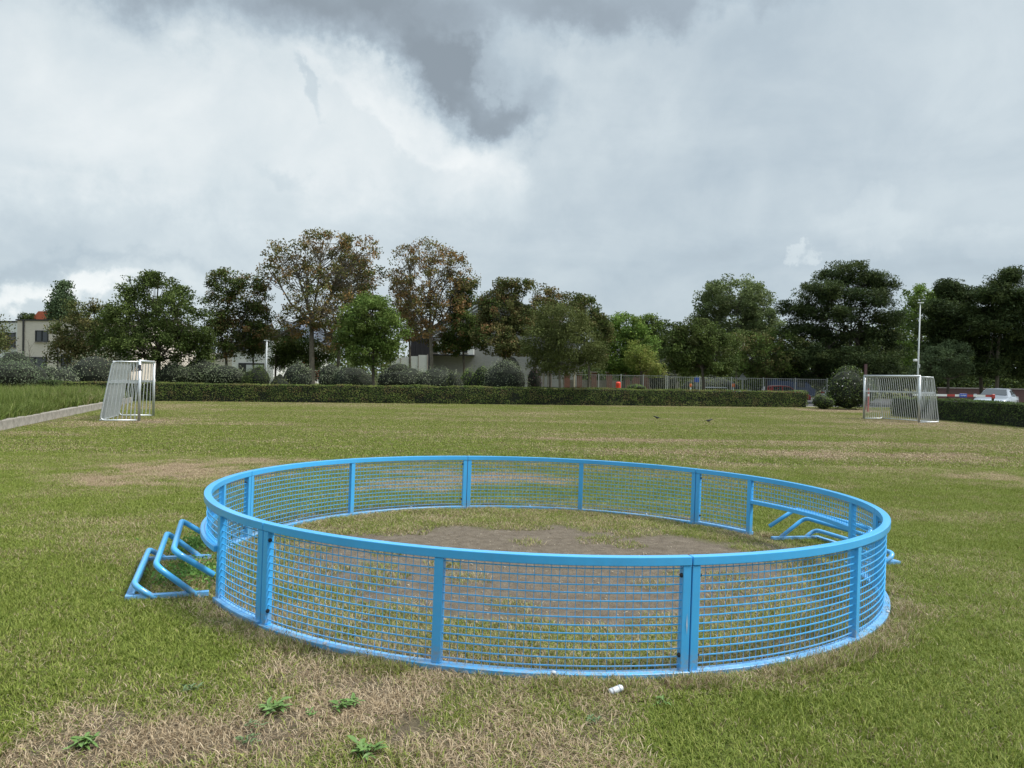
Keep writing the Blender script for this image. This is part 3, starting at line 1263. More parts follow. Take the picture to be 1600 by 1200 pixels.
tree('dark green and rust tree between the big green tree and the tall brown one', [(352, 440, 30, 22), (345, 485, 28, 38), (392, 462, 30, 34), (370, 520, 48, 34), (408, 505, 18, 34), (345, 545, 26, 20)],
     56, (352, 353, 545), DKG + OLV + BRO[2:3], clumps=190, lpc=60, leaf=.16, clump_r=.5)
tree('slim dark tree with a thin leaning trunk beside the white house', [(388, 520, 20, 34), (398, 548, 20, 16)], 57, (399, 395, 555), DKG + OLV, clumps=40, lpc=55, leaf=.15, trunk_r=.11)
tree('tallest spreading tree with thin rust brown leaves', [(505, 375, 46, 22), (455, 398, 40, 24), (560, 392, 36, 28), (425, 425, 26, 16), (530, 420, 56, 30), (478, 440, 42, 26), (505, 480, 60, 34), (470, 500, 40, 26), (575, 430, 24, 26), (440, 522, 34, 14), (515, 530, 34, 22)],
     56, (488, 487, 500), BRN + OLV, clumps=340, lpc=30, leaf=.17, clump_r=.46, fill=1.25, shell=.6, trunk_r=.30, bark=M_bark_pale, twigs=14, name='maple_tree')
tree('brown leaved tree with a slim trunk crowding behind the tallest one', [(548, 440, 34, 44), (560, 490, 30, 40), (530, 515, 26, 30)], 59, (527, 532, 500), BRN + OLV, clumps=110, lpc=42, leaf=.16, clump_r=.5, shell=.5, trunk_r=.2, bark=M_bark_pale, twigs=10, name='maple_tree')
tree('dark low tree in the gap under the tallest brown tree', [(465, 545, 32, 30), (445, 530, 24, 24), (500, 560, 24, 18)], 60, (430, 434, 520), DKG, clumps=80, lpc=60, leaf=.16, trunk_r=.12)
tree('low dark green tree below the rusty left boughs of the tallest one', [(452, 552, 24, 20), (438, 566, 18, 12)], 61, (452, 452, 570), DKG, clumps=50, lpc=60, leaf=.15, trunk_r=.1)
tree('small round green tree with a short trunk behind the hedge', [(580, 495, 42, 32), (556, 520, 34, 32), (604, 520, 34, 34), (580, 548, 46, 26), (580, 472, 28, 14)],
     47, (585, 583, 560), MIDG + DKG[1:3], clumps=190, lpc=85, leaf=.13, clump_r=.42, trunk_r=.15, name='maple_tree')
tree('open crowned rust brown tree right of the small green one', [(672, 396, 34, 20), (635, 402, 22, 18), (705, 412, 24, 16), (625, 440, 24, 22), (672, 440, 34, 24), (722, 436, 24, 18), (650, 482, 38, 28), (695, 475, 30, 26), (665, 520, 40, 20)],
     56, (674, 672, 520), BRN, clumps=250, lpc=32, leaf=.16, clump_r=.42, fill=1.2, shell=.6, trunk_r=.22, bark=M_bark_pale, twigs=14, name='maple_tree')
tree('thin trunked brown tree close to the left of the open crowned one', [(632, 465, 22, 34), (640, 505, 26, 26)], 58, (642, 640, 530), BRN + OLV[2:3], clumps=70, lpc=40, leaf=.15, clump_r=.42, trunk_r=.14, bark=M_bark_pale, name='maple_tree')
tree('dark green tree in front of the gabled house with rusty top', [(722, 470, 20, 30), (718, 515, 28, 34), (742, 520, 20, 26), (728, 445, 18, 10), (704, 543, 26, 12)], 57, (724, 723, 540), DKG + BRO[2:3] + DKG, fill=2.2, clumps=120, lpc=60, leaf=.15, clump_r=.42, trunk_r=.13)
tree('olive and rust tree with bare twigs on top before the gable', [(793, 452, 32, 16), (785, 490, 36, 34), (775, 530, 38, 24), (815, 500, 24, 30), (822, 446, 16, 7), (800, 545, 34, 16), (762, 500, 16, 26), (756, 470, 10, 12)],
     54, (792, 790, 535), OLV + OLV + BRO[1:3] + MIDG[:1], fill=2.0, clumps=170, lpc=60, leaf=.15, clump_r=.42, trunk_r=.15, name='maple_tree')
tree('rust tinged tree top rising behind the round olive tree', [(854, 462, 18, 18), (848, 495, 30, 30), (880, 480, 24, 22)], 62, (860, 860, 530), BRO + OLV, clumps=90, lpc=55, leaf=.16, clump_r=.45)
tree('round fine leaved olive tree with a staked pale trunk', [(875, 500, 44, 28), (850, 535, 36, 34), (895, 540, 42, 34), (870, 565, 50, 22), (930, 560, 16, 24)],
     47, (874, 874, 578), OLG, clumps=230, lpc=95, leaf=.10, clump_r=.45, trunk_r=.13, bark=M_bark_pale, mix=.5, shell=.5)
tree('dark olive tree behind the round fine leaved one', [(915, 490, 26, 30), (930, 530, 30, 36), (902, 470, 12, 10), (940, 505, 14, 16)], 60, (920, 920, 560), OLV + DKG, clumps=110, lpc=70, leaf=.16)
tree('bright green tree standing behind the brick piers', [(978, 512, 30, 24), (962, 545, 34, 36), (1000, 545, 30, 34), (975, 570, 40, 18)], 64, (975, 975, 575), LIM + MIDG, clumps=170, lpc=80, leaf=.17, clump_r=.55)
tree('yellowish bush like tree at the foot of the bright green one', [(1000, 555, 24, 22), (1018, 575, 24, 14)], 61, (1002, 1002, 580), [(.105, .120, .028), (.080, .105, .024), (.13, .13, .038)], clumps=50, lpc=70, leaf=.13)
tree('dark leafed tree top showing over the bright green one', [(1015, 505, 20, 16), (1008, 530, 20, 30)], 72, (1015, 1015, 540), MIDG + DKG, clumps=55, lpc=60, leaf=.18)
tree('far dark tree filling the gap right of the bright green tree', [(1040, 530, 28, 26), (1030, 560, 34, 26)], 78, (1040, 1040, 560), DKG, clumps=80, lpc=70, leaf=.2)
tree('dense dark round tree right behind the hedge before the car park', [(1090, 525, 44, 26), (1070, 550, 38, 34), (1115, 550, 40, 34), (1095, 572, 52, 16), (1062, 520, 16, 16)],
     51, (1099, 1097, 575), DKG + OLV[:1], clumps=210, lpc=85, leaf=.13, clump_r=.42, trunk_r=.16)
tree('tall pale green poplar rising behind the dark round tree', [(1148, 460, 46, 28), (1115, 475, 28, 24), (1180, 475, 28, 28), (1150, 505, 52, 30), (1190, 510, 34, 30), (1105, 500, 22, 20)],
     78, (1152, 1151, 540), GRYG, clumps=230, lpc=80, leaf=.20, clump_r=.65, name='poplar_tree')
tree('mid green low tree spreading between poplar and pine', [(1180, 555, 50, 34), (1220, 545, 40, 30), (1205, 575, 60, 18), (1160, 530, 26, 18)], 62, (1198, 1198, 585), MIDG + OLV + DKG, clumps=170, lpc=75, leaf=.15, clump_r=.5)


def pine(label, ells, D, trunks, seed, cl=150, lpc=120):
    ells = [(e[0], e[1] + (e[3] * .35), e[2] * 1.05, e[3] * 1.3) for e in ells]
    r = tree(label, ells, D, trunks[0], PINE, clumps=cl, lpc=lpc, clump_r=.72, leaf=.27, aspect=.26, flat=.55, up=.9, shell=.2, trunk_r=.19, twigs=7, fill=1.5, seed=seed, name='pine_tree', bark=M_bark)
    for tk in trunks[1:]:
        base = r.location
        a_ = Vector(W(tk[0], 600, D + .8)) - base
        b_ = Vector(W(tk[1], tk[2], D + .4)) - base
        MB().tube([(a_.x, a_.y, -.1), (a_.lerp(b_, .5)), b_], [.24, .2, .14], 8).build('trunk', M_bark, r, smooth=True)
    return r


pine('huge dark spreading pine standing left of the light mast', [(1325, 425, 50, 20), (1375, 440, 24, 20), (1290, 452, 44, 16), (1355, 462, 46, 14), (1250, 476, 34, 14), (1300, 487, 60, 14), (1385, 492, 26, 14), (1258, 512, 46, 16), (1330, 520, 66, 16),
                                                                 (1390, 535, 24, 22), (1280, 548, 66, 20), (1345, 556, 56, 18), (1275, 578, 60, 14), (1370, 578, 44, 16)], 62, [(1322, 1330, 520), (1302, 1290, 520), (1334, 1345, 500)], 41, cl=420, lpc=105)
tree('light green tree in the gap between the two groups of pines', [(1440, 465, 26, 20), (1430, 500, 30, 30), (1460, 480, 18, 26), (1415, 545, 24, 26)], 76, (1440, 1440, 520), MIDG + LIM[:1], clumps=110, lpc=65, leaf=.2, clump_r=.6)
pine('dark pine with a leaning trunk right of the light mast', [(1482, 448, 22, 14), (1505, 458, 34, 12), (1475, 480, 36, 12), (1515, 490, 40, 14), (1470, 505, 34, 14), (1505, 525, 46, 14), (1470, 540, 36, 10)], 56, [(1536, 1517, 500)], 42, cl=170)
pine('tallest right hand pine cut by the edge of the picture', [(1580, 432, 24, 14), (1560, 455, 40, 14), (1610, 460, 40, 16), (1580, 485, 50, 14), (1545, 505, 34, 14), (1610, 520, 50, 16), (1565, 545, 46, 14), (1620, 565, 50, 18), (1545, 570, 30, 12)], 54, [(1558, 1565, 480)], 43, cl=250)
tree('soft grey green broad tree under the pines behind the right goal', [(1480, 560, 40, 26), (1450, 575, 34, 20), (1510, 580, 24, 14)], 55, (1482, 1482, 590), [(.045, .062, .030), (.055, .075, .036)], clumps=110, lpc=80, leaf=.12, clump_r=.4)

# ------------------------------------------------------------------ far woodland mass
rw_ = np.random.default_rng(91)
cc, idl = [], []
for i in range(1200):
    px = -150 + 1950 * rw_.random()
    D_ = 92 + 26 * rw_.random()
    top = 548 + 16 * math.sin(px * .021) + 12 * rw_.random() - (22 if px > 1000 else 0) - (14 if px > 1230 else 0)
    if 20 < px < 330:
        top = 560
    py = top + (600 - top) * rw_.random() ** 1.2
    cc.append(W(px, py, D_))
cc = np.array(cc)
ids = np.repeat(np.arange(len(cc)), 60)
C = cc[ids] + rw_.normal(size=(len(ids), 3)) * np.array([1.5, 1.2, .75])
ids = ids[C[:, 2] > .5]
C = C[C[:, 2] > .5]
o = link('far_woodland', leaves_mesh('far_woodland', C, .42, palette(DKG + OLV + DKG, len(C), rw_, .3, ids), rw_, .4, .7))
tag(o, 'dark mass of woodland closing the view behind all the trees', 'woodland', kind='stuff')
# dense undergrowth between the trunks behind the car park
cc = []
for i in range(800):
    px = 900 + 800 * rw_.random()
    py = (556 + 52 * rw_.random()) if i < 430 else (584 + 24 * rw_.random())
    if px < 1030 and py < 575:
        continue
    cc.append(W(px, py, 84 + 6 * rw_.random()))
cc = np.array(cc)
ids = np.repeat(np.arange(len(cc)), 80)
C = cc[ids] + rw_.normal(size=(len(ids), 3)) * np.array([1.1, .8, .6])
ids = ids[C[:, 2] > .02]
C = C[C[:, 2] > .02]
o = link('undergrowth', leaves_mesh('undergrowth', C, .28, palette(DKG + PINE, len(C), rw_, .3, ids), rw_, .4, .7))
tag(o, 'dark tangled undergrowth below the pines beyond the car park', 'undergrowth', kind='stuff')


# ------------------------------------------------------------------ shrubs
def shrub(label, px, py_top, rx, D, cols, name='shrub', group=None, n=3200, leaf=.075, bumps=7, py_bot=None, flowers=0, roundness=1.0, up=.35):
    """rounded bush resting on the ground"""
    global TREE_N
    TREE_N += 1
    rng = np.random.default_rng(300 + TREE_N)
    c = W(px, 600, D)
    base = G(c.x, c.y)
    R = rx * D / FPX * 1.15
    H = (W(px, py_top, D).z - base.z) * 1.06
    root = thing(name, label, 'shrub', base, rng.random() * 0, group)
    # lobes over a dome
    lob = [(np.zeros(3) + [0, 0, H * .45], np.array([R * .9, R * .8, H * .52]))]
    for i in range(bumps):
        a = rng.random() * 2 * np.pi
        q = rng.random() ** .5
        lz = H * (.25 + .5 * (1 - q * .8) * rng.random() + .12)
        s = .30 + .32 * rng.random()
        lob.append((np.array([math.cos(a) * q * R * .62, math.sin(a) * q * R * .55, lz * .95]), np.array([R * s, R * s * .9, H * (.30 + .1 * rng.random())])))
    tot_ = sum(l[1][0] * l[1][2] for l in lob)
    Cs, Ns, Is = [], [], []
    for j, (lc, lr) in enumerate(lob):
        m_ = int(n * lr[0] * lr[2] / tot_)
        d = rng.normal(size=(m_, 3))
        d /= np.linalg.norm(d, axis=1)[:, None]
        d[:, 1] = -np.abs(d[:, 1]) * np.where(rng.random(m_) < .75, 1, -1)
        q = .84 + .22 * rng.random(m_)
        q = np.where((rng.random(m_) < .05) & (d[:, 2] > .1), 1.05 + .22 * rng.random(m_), q)
        Cs.append(lc + d * lr * q[:, None])
        Ns.append(d)
        Is.append(np.full(m_, j))
    C, Nn, I = np.concatenate(Cs), np.concatenate(Ns), np.concatenate(Is)
    k = C[:, 2] > 0.02
    C, Nn = C[k], Nn[k]
    # clump tone from position hash
    I = (np.floor(C[:, 0] * 3) * 7 + np.floor(C[:, 2] * 3.3) * 13 + np.floor(C[:, 1] * 3) * 5).astype(int) % 40
    colr = palette(cols, len(C), rng, .45, I, .3)
    if flowers:
        fm = rng.random(len(C)) < flowers
        colr[fm] = (.75, .73, .70)
    link('foliage', leaves_mesh('foliage', C, leaf, colr, rng, up, .6, Nn * .8), None, root)
    # solid near-black core inside the leaf shell
    bm = bmesh.new()
    for lc, lr in lob:
        g_ = bmesh.ops.create_icosphere(bm, subdivisions=2, radius=1.0)
        for v_ in g_['verts']:
            v_.co = Vector((v_.co.x * lr[0] * .84, v_.co.y * lr[1] * .84, v_.co.z * lr[2] * .84)) + Vector(lc)
            v_.co.z = max(v_.co.z, -.02)
    me = bpy.data.meshes.new('inner_core')
    bm.to_mesh(me)
    bm.free()
    link('inner_core', me, M_core, root)
    return root


ELA = [(.085, .105, .060), (.11, .13, .08), (.065, .085, .042), (.13, .145, .095)]
ELD = [(.040, .056, .030), (.058, .076, .042), (.08, .10, .06)]
SHG = 'rounded grey green shrubs behind the long hedge'
shrub('biggest grey green shrub at the left edge beside the bench', 22, 556, 56, 40, ELD, n=7000, group=SHG)
shrub('low grey green shrub under the beige house window', 92, 571, 34, 43, ELA, n=3600, group=SHG)
shrub('pale speckled tall shrub left of the left goal', 150, 552, 44, 46, ELA + [(.16, .14, .09)], n=4600, group=SHG)
shrub('fresh green shoot bush poking up under the beige house', 70, 568, 10, 47, MIDG, n=800)
shrub('wide grey green shrub right of the big dark tree trunk', 315, 560, 34, 50, ELA, n=4200, group=SHG)
shrub('grey green shrub joined to the left flank of the wide one', 272, 566, 26, 49, ELA, n=2600, group=SHG)
shrub('smaller grey shrub on the right shoulder of the wide one', 352, 568, 32, 49.5, ELA, n=3000, group=SHG)
shrub('neat dark green clipped ball before the white garage', 404, 570, 20, 49, DKG + MIDG[:1], n=2400, bumps=4)
shrub('tiny shrub between the clipped ball and the domed shrub', 438, 588, 16, 48, OLG, n=900)
shrub('domed grey green shrub left of the tall brown tree trunk', 465, 565, 26, 49, ELA, n=3000, group=SHG)
shrub('domed grey green shrub right of the tall brown tree trunk', 516, 566, 22, 50, ELA, n=2600, group=SHG)
shrub('broad grey green shrub left of the small round green tree', 552, 570, 34, 49.5, ELA + ELD, n=3400, group=SHG)
shrub('long low shrub right of the small round green tree', 630, 569, 42, 50, ELA, n=4400, group=SHG)
shrub('silvery shrub continuing the long low one to the right', 680, 572, 34, 50, ELA, n=3400, group=SHG)
shrub('small yellowish grey shrub before the grey wall', 708, 579, 16, 49, OLG + ELA, n=1300)
shrub('vivid green leafy bush before the grey wall', 732, 575, 14, 51, MIDG + LIM[:1], n=1500)
shrub('taller deep green leafy bush beside the vivid one', 752, 568, 16, 50.5, MIDG, n=1900)
shrub('large domed speckled shrub before the gabled house', 790, 563, 37, 50, ELA, n=4800, group=SHG)
shrub('dark purple leaved shrub left of the tree stakes', 836, 570, 12, 52, [(.030, .018, .022), (.05, .03, .03)], n=1500)
shrub('copper leaved bush against the grey gabled wall', 795, 552, 20, 62, [(.05, .028, .02), (.07, .04, .03)], n=1500)
shrub('red leaved bush behind the tall brown tree trunk', 484, 545, 14, 64, [(.20, .03, .02), (.09, .04, .025)], n=1200)
shrub('light green tuft at the foot of the bar fence', 992, 600, 14, 57, LIM[:2] + MIDG, n=900)
shrub('pale cream flowering bush beside the tallest brick pier', 1036, 560, 26, 66, [(.17, .16, .10), (.10, .12, .06)], n=2200)
shrub('yellow green bushes seen through the bar fence', 1110, 586, 50, 66, [(.14, .16, .05), (.10, .13, .04)], n=3600)
shrub('dark flowering shrub with white blossoms left of the right goal', 1324, 574, 33, 47.5, DKG + [(.03, .045, .02)], n=6500, leaf=.09, flowers=.025, name='flowering_shrub')
shrub('small low green shrub at the foot of the flowering one', 1287, 616, 15, 47, MIDG + DKG, n=1500)


# ------------------------------------------------------------------ clipped hedges
def hedge(label, p0, p1, h, wd, cols, dens=420, leaf=.055, group=None):
    rng = np.random.default_rng(int(abs(p0[0] * 10)) + 5)
    p0, p1 = Vector((*p0, 0)), Vector((*p1, 0))
    d = (p1 - p0)
    Ln = d.length
    d.normalize()
    nrm_ = Vector((d.y, -d.x, 0))     # towards the viewer
    root = thing('hedge', label, 'hedge', p0, math.atan2(d.y, d.x), group)
    nrm_y = -1
    def surf(n, kind):
        u = rng.random(n) * Ln
        v = rng.random(n)
        if kind == 'f':
            P = np.stack([u, np.full(n, -wd / 2), v * h], -1)
            Q = np.tile([0, -1, .2], (n, 1))
        elif kind == 't':
            P = np.stack([u, (v - .5) * wd, np.full(n, h)], -1)
            Q = np.tile([0, 0, 1], (n, 1))
        elif kind == 'b':
            P = np.stack([u, np.full(n, wd / 2), v * h], -1)
            Q = np.tile([0, 1, .2], (n, 1))
        else:
            e_ = np.where(u > Ln / 2, Ln, 0)
            P = np.stack([e_, (rng.random(n) - .5) * wd, v * h], -1)
            Q = np.stack([np.where(e_ > 0, 1, -1), np.zeros(n), np.full(n, .2)], -1)
        return P, Q
    ps = [surf(int(Ln * h * dens), 'f'), surf(int(Ln * wd * dens), 't'), surf(int(Ln * h * dens * .3), 'b'), surf(int(2 * wd * h * dens), 'e')]
    P = np.concatenate([a[0] for a in ps])
    Q = np.concatenate([a[1] for a in ps]).astype(float)
    bul = (fbm(P[:, 0] * .9, P[:, 2] * 2, 8) - .5) * .16
    P = P + Q * (bul + (rng.random(len(P)) - .6) * .09)[:, None]
    P[:, 2] *= 1 + .09 * (fbm(P[:, 0] * .35, P[:, 1] * .3, 19) - .5) + .05 * (fbm(P[:, 0] * 1.7, P[:, 1], 29) - .5)
    thin = fbm(P[:, 0] * 1.1, P[:, 2] * 2.5, 63) + .25 * (1 - P[:, 2] / h)
    kk = rng.random(len(P)) > sstep(thin, .68, .92) * .8
    P, Q = P[kk], Q[kk]
    P[:, 2] = np.maximum(P[:, 2], .03)
    I = (np.floor(P[:, 0] * 2.2) * 7 + np.floor(P[:, 2] * 3.3) * 13).astype(int) % 60
    colr = palette(cols, len(P), rng, .5, I, .3)
    link('foliage', leaves_mesh('foliage', P, leaf, colr, rng, .25, .65, Q), None, root)
    MB().box((Ln / 2, 0, h / 2 - .03), (Ln - .16, wd - .16, h - .1)).build('inner_core', M_core, root)  # solid dark box filling the hedge behind its leaves
    return root


HG = [(.036, .056, .014), (.048, .070, .017), (.060, .082, .020), (.078, .092, .026), (.082, .068, .028)]
HD = [(.022, .036, .013), (.032, .048, .016), (.045, .062, .020)]
aL, aR = ground_at(240, 627), ground_at(1262, 637)
dirh = (Vector((aR.x, aR.y)) - Vector((aL.x, aL.y))).normalized()
offn = Vector((-dirh.y, dirh.x)) * .42
pL = Vector((aL.x, aL.y)) - dirh * 5.2 + offn
pR = Vector((aR.x, aR.y)) + offn
hedge('very long clipped hedge running behind the whole playing field', pL, pR, 1.04, .84, HG, 520, .06)
q0, q1 = ground_at(1404, 650), ground_at(1600, 667)
q1e = q1 + (q1 - q0) * .35
hedge('darker clipped hedge behind the right goal running to the edge', (q0.x, q0.y), (q1e.x, q1e.y), .97, .9, HD + HG[:1], 620, .06)
q0, q1 = W(892, 608, 56), W(1062, 609, 57)
hh = hedge('low narrow hedge line at the foot of the bar fence', (q0.x, q0.y), (q1.x, q1.y), .95, .4, HG, 330, .06)
q0, q1 = W(66, 600, 39.5), W(92, 600, 39.5)
hedge('short dark clipped hedge block beside the planting bed', (q0.x, q0.y), (q1.x, q1.y), 1.12, .8, HD, 620, .06)

# ------------------------------------------------------------------ raised planting bed, kerb and tall grasses
M_conc = mat('weathered_concrete', (.27, .25, .22), .9, var=.35, scale=7, bump=.5)
M_soil = mat('bed_soil', (.09, .06, .04), .95, var=.3, scale=5, bump=.5)
M_rust = mat('rust_ground_cover', (.16, .07, .035), .95, var=.3, scale=8, bump=.5)
kerb = thing('concrete_kerb', 'weathered concrete kerb edging the raised planting bed', 'kerb', (BED_P[0], BED_P[1], 0), math.atan2(BED_D[1], BED_D[0]))
kb = None
s = -6.0
while s < 20.5:
    if kb is None:
        m = MB().box((0, 0, .06), (.985, .20, .40))
        kb = m.mesh('kerb_block', .008)
        kb.materials.append(M_conc)
    o = link('kerb_block', kb, None, kerb)
    o.location = (s + .5, .10 + random.uniform(-.006, .006), random.uniform(-.006, .006))
    o.rotation_euler = (0, 0, random.uniform(-.004, .004))
    s += 1.0
bd = MB()
n_ = np.array((-BED_D[1], BED_D[0]))
a = BED_P + BED_D * -6 + n_ * .19
b_ = BED_P + BED_D * 20.6 + n_ * .19
c_ = b_ + n_ * 14
d_ = a + n_ * 14
bd.poly([(*a, .20), (*b_, .20), (*c_, .20), (*d_, .20)])
bd.poly([(*a, .20), (*a, -.1), (*b_, -.1), (*b_, .20)])
bd.poly([(*b_, .20), (*b_, -.1), (*c_, -.1), (*c_, .20)])
tag(bd.build('planting_bed', M_rust), kind='structure')
M_sedge = blade_material('ornamental_grass_blade', [(.07, .115, .022), (.12, .175, .032), (.175, .225, .05), (.26, .28, .10)], STRAWS)
rg2 = np.random.default_rng(15)
pr2 = [blades(150, .35, .30, .58, .013, (.15, 1.0), rg2), blades(130, .35, .25, .5, .012, (.4, 1.4), rg2)]
ss = rg2.random(2600) * 26 - 6
tt = .28 + 6.0 * rg2.random(2600) ** 1.2
X = BED_P[0] + BED_D[0] * ss + n_[0] * tt
Y = BED_P[1] + BED_D[1] * ss + n_[1] * tt
nn_ = fbm(X * .8, Y * .8, 5)
k_ = (nn_ > .36) | (tt > 1.2)
X, Y, ss, tt = X[k_], Y[k_], ss[k_], tt[k_]
n0 = len(X)
scl = np.stack([.9 + .5 * rg2.random(n0)] * 2 + [(1.0 + .6 * rg2.random(n0)) * np.where(tt < .8, .72, 1.0)], -1)
sedge = scatter('ornamental_grass', pr2, np.stack([X, Y, np.full(n0, .19)], -1), (rg2.random(n0) < .35).astype(int), np.stack([np.zeros(n0), np.zeros(n0), rg2.random(n0) * 6.28], -1), scl,
                -.25 + .25 * rg2.random(n0) + .35 * (ss > 10) * rg2.random(n0), M_sedge)
tag(sedge, 'tall arching ornamental grasses filling the raised bed', 'grass', kind='stuff')

# bench seen end-on above the grasses
M_wood = mat('worn_wood', (.20, .13, .09), .8, var=.3, scale=12)
M_white = mat('white_paint', (.75, .76, .77), .5, var=.05)
bp_ = W(27, 609, 38)
bench = thing('bench', 'small backless bench with brown seat and white legs above the tall grasses', 'bench', (bp_.x, bp_.y, .2), rad(12))
hz = bp_.z - .2
for i in range(4):
    MB().box((-.21 + i * .14, 0, hz - .03), (.12, 1.4, .045)).build('slat', M_wood, bench, bevel=.004)
for yy in (-.5, .5):
    for sx in (-1, 1):
        MB().tube([(sx * .30, yy, -.15), (sx * .25, yy, hz * .6), (sx * .24, yy, hz - .055)], .022, 8).build('leg', M_white, bench, smooth=True)
    MB().box((0, yy, hz - .075), (.54, .05, .035)).build('crossbar', M_white, bench)

# ------------------------------------------------------------------ goals
M_galv = mat('galvanised_steel', (.55, .58, .60), .42, metal=.55, var=.14, scale=14, spec=.5)
M_dark = mat('dark_plate', (.05, .055, .07), .5)


def goal(label, pn, pf, side, flip):
    """pn: near post foot, pf: far post foot, side: unit vector towards the rear"""
    pn, pf = Vector(pn), Vector(pf)
    Wd = (pf - pn).length
    ex = (pf - pn).normalized()
    root = thing('small_goal', label, 'goal', pn, 0)
    rear = Vector((side[0], side[1], 0)).normalized()
    H, dt, db = 1.98, .80, 1.16

    def P(u, v, z):
        return ex * u + rear * v + Vector((0, 0, z))
    for u in (0, Wd):
        MB().tube([P(u, 0, -.05), P(u, 0, H)], .045, 12).build('post', M_galv, root, smooth=True)
    MB().tube([P(-.03, 0, H - .0), P(Wd + .03, 0, H - .0)], .047, 12).build('crossbar', M_galv, root, smooth=True)
    for u in (0, Wd):
        pts = round_path([P(u, 0, H - .03), P(u, dt, H - .03), P(u, db, .03), P(u, 0, .03)], .16)
        MB().tube(pts, .026, 8).build('side_frame', M_galv, root, smooth=True)
        zb = 1.28
        vb = dt + (db - dt) * (1 - zb / H)
        m = MB()
        a0, a1 = P(u, .04, zb), P(u, vb, zb)
        dv_ = a1 - a0
        m.box((a0 + a1) / 2, (dv_.length, .018, .075), math.atan2(dv_.y, dv_.x))
        m.build('side_band', M_galv, root)
        nb = 9
        for i in range(1, nb):
            f = i / nb
            MB().tube([P(u, dt * f * 1.02, H - .04), P(u, db * f, .04)], .016, 6, cap=False).build('bar', M_galv, root, smooth=True)
    MB().tube([P(0, db, .03), P(Wd, db, .03)], .026, 8).build('rear_ground_bar', M_galv, root, smooth=True)
    MB().tube([P(0, dt, H - .03), P(Wd, dt, H - .03)], .02, 8).build('rear_top_bar', M_galv, root, smooth=True)
    zb = 1.28
    vb = dt + (db - dt) * (1 - zb / H)
    m = MB()
    a0, a1 = P(.03, vb - .03, zb), P(Wd - .03, vb - .03, zb)
    dv_ = a1 - a0
    m.box((a0 + a1) / 2, (dv_.length, .018, .075), math.atan2(dv_.y, dv_.x))
    m.build('rear_band', M_galv, root)
    nb = 25
    for i in range(1, nb):
        u = Wd * i / nb
        MB().tube(round_path([P(u, .02, H - .03), P(u, dt, H - .03), P(u, db, .03)], .12, 3), .016, 6, cap=False).build('bar', M_galv, root, smooth=True)
    # small plate on the near post
    if flip > 0:
        MB().tube([P(0, 0, H - .32), P(0, 0, H - .12)], .047, 12, cap=False).build('post_sticker', M_dark, root)
    return root


goal('galvanised barred small goal at the left end of the field', (-12.27, 25.3, 0), (-13.2, 28.3, 0), (-.955, -.296), 1)
goal('galvanised barred small goal at the right end before the hedge', (17.3, 32.6, 0), (16.2, 35.3, 0), (.93, .37), -1)

# ------------------------------------------------------------------ bar fence with posts
M_fence = mat('painted_fence_steel', (.36, .37, .35), .5, var=.1)
M_brick = brick_mat('red_brick', (.24, .085, .055), (.17, .06, .045), (.22, .19, .16))
M_stone = mat('stone_cap', (.30, .27, .24), .85, var=.2)


def bar_fence(label, pts, hgt, nspan):
    p0, p1 = Vector(pts[0]), Vector(pts[1])
    d = p1 - p0
    root = thing('bar_fence', label, 'fence', p0, 0)
    post_m = bar_m = None
    Lx = math.hypot(d.x, d.y)
    rail = MB()
    for zz in (hgt - .04, .10):
        a_, b2 = Vector((0, 0, zz)), Vector((d.x, d.y, zz + d.z))
        rail.tube([a_, b2], .022, 4)
    rail.build('rail', M_fence, root)
    nb = int(Lx / .155)
    bm_ = MB().box((0, 0, hgt / 2), (.022, .022, hgt - .06)).mesh('bar')
    bm_.materials.append(M_fence)
    pm_ = MB().box((0, 0, hgt / 2), (.08, .08, hgt + .08)).mesh('post', .006)
    pm_.materials.append(M_fence)
    for i in range(nspan + 1):
        o = link('post', pm_, None, root)
        o.location = d * (i / nspan)
    for i in range(1, nb):
        if any(abs(i / nb - j / nspan) * Lx < .08 for j in range(nspan + 1)):
            continue
        o = link('bar', bm_, None, root)
        o.location = d * (i / nb)
    return root


fa, fb = W(900, 608, 60), W(1040, 611, 60)
zA = W(900, 583, 60).z
bar_fence('grey steel bar fence on the bank before the brick piers', [(fa.x, 60, .72), (fb.x, 60, .72)], W(970, 585.5, 60).z - .72, 4)
fc, fd = W(1043, 612, 60), W(1292, 615, 60)
bar_fence('grey steel bar fence along the car park before the red car', [(fc.x, 60, 0), (fd.x, 60, 0)], 1.93, 5)

# brick wall with piers behind the fence
wall = thing('brick_wall', 'red brick garden wall with stone capped piers behind the bar fence', 'wall', (W(880, 600, 68).x, 68, .75))
bx0 = W(880, 600, 68).x
for px, pt, wdt in ((886, 583, .5), (905, 583, .45), (928, 582, .45), (952, 582, .5), (980, 582, .45), (996, 580.5, .95), (1009, 580, .5)):
    c = W(px, pt, 68)
    hgt = c.z - .75
    m = MB().box((c.x - bx0, 0, hgt / 2), (wdt, .5, hgt)).build('pier', M_brick, wall)
    MB().box((c.x - bx0, 0, hgt + .03), (wdt + .14, .62, .08)).build('pier_cap', M_stone, m)
c = W(1031, 574.5, 66)
m = MB().box((c.x - bx0, -2, (c.z - .75) / 2 - .2), (.62, .6, c.z - .75 + .4)).build('pier', M_brick, wall)
MB().box((c.x - bx0, -2, c.z - .75 + .04), (.80, .78, .1)).build('pier_cap', M_stone, m)
xe = W(1060, 600, 68).x - bx0
MB().box((xe / 2, 0, .38), (xe, .3, .76)).build('low_wall', mat('rendered_wall', (.22, .20, .18), .9, var=.2), wall)

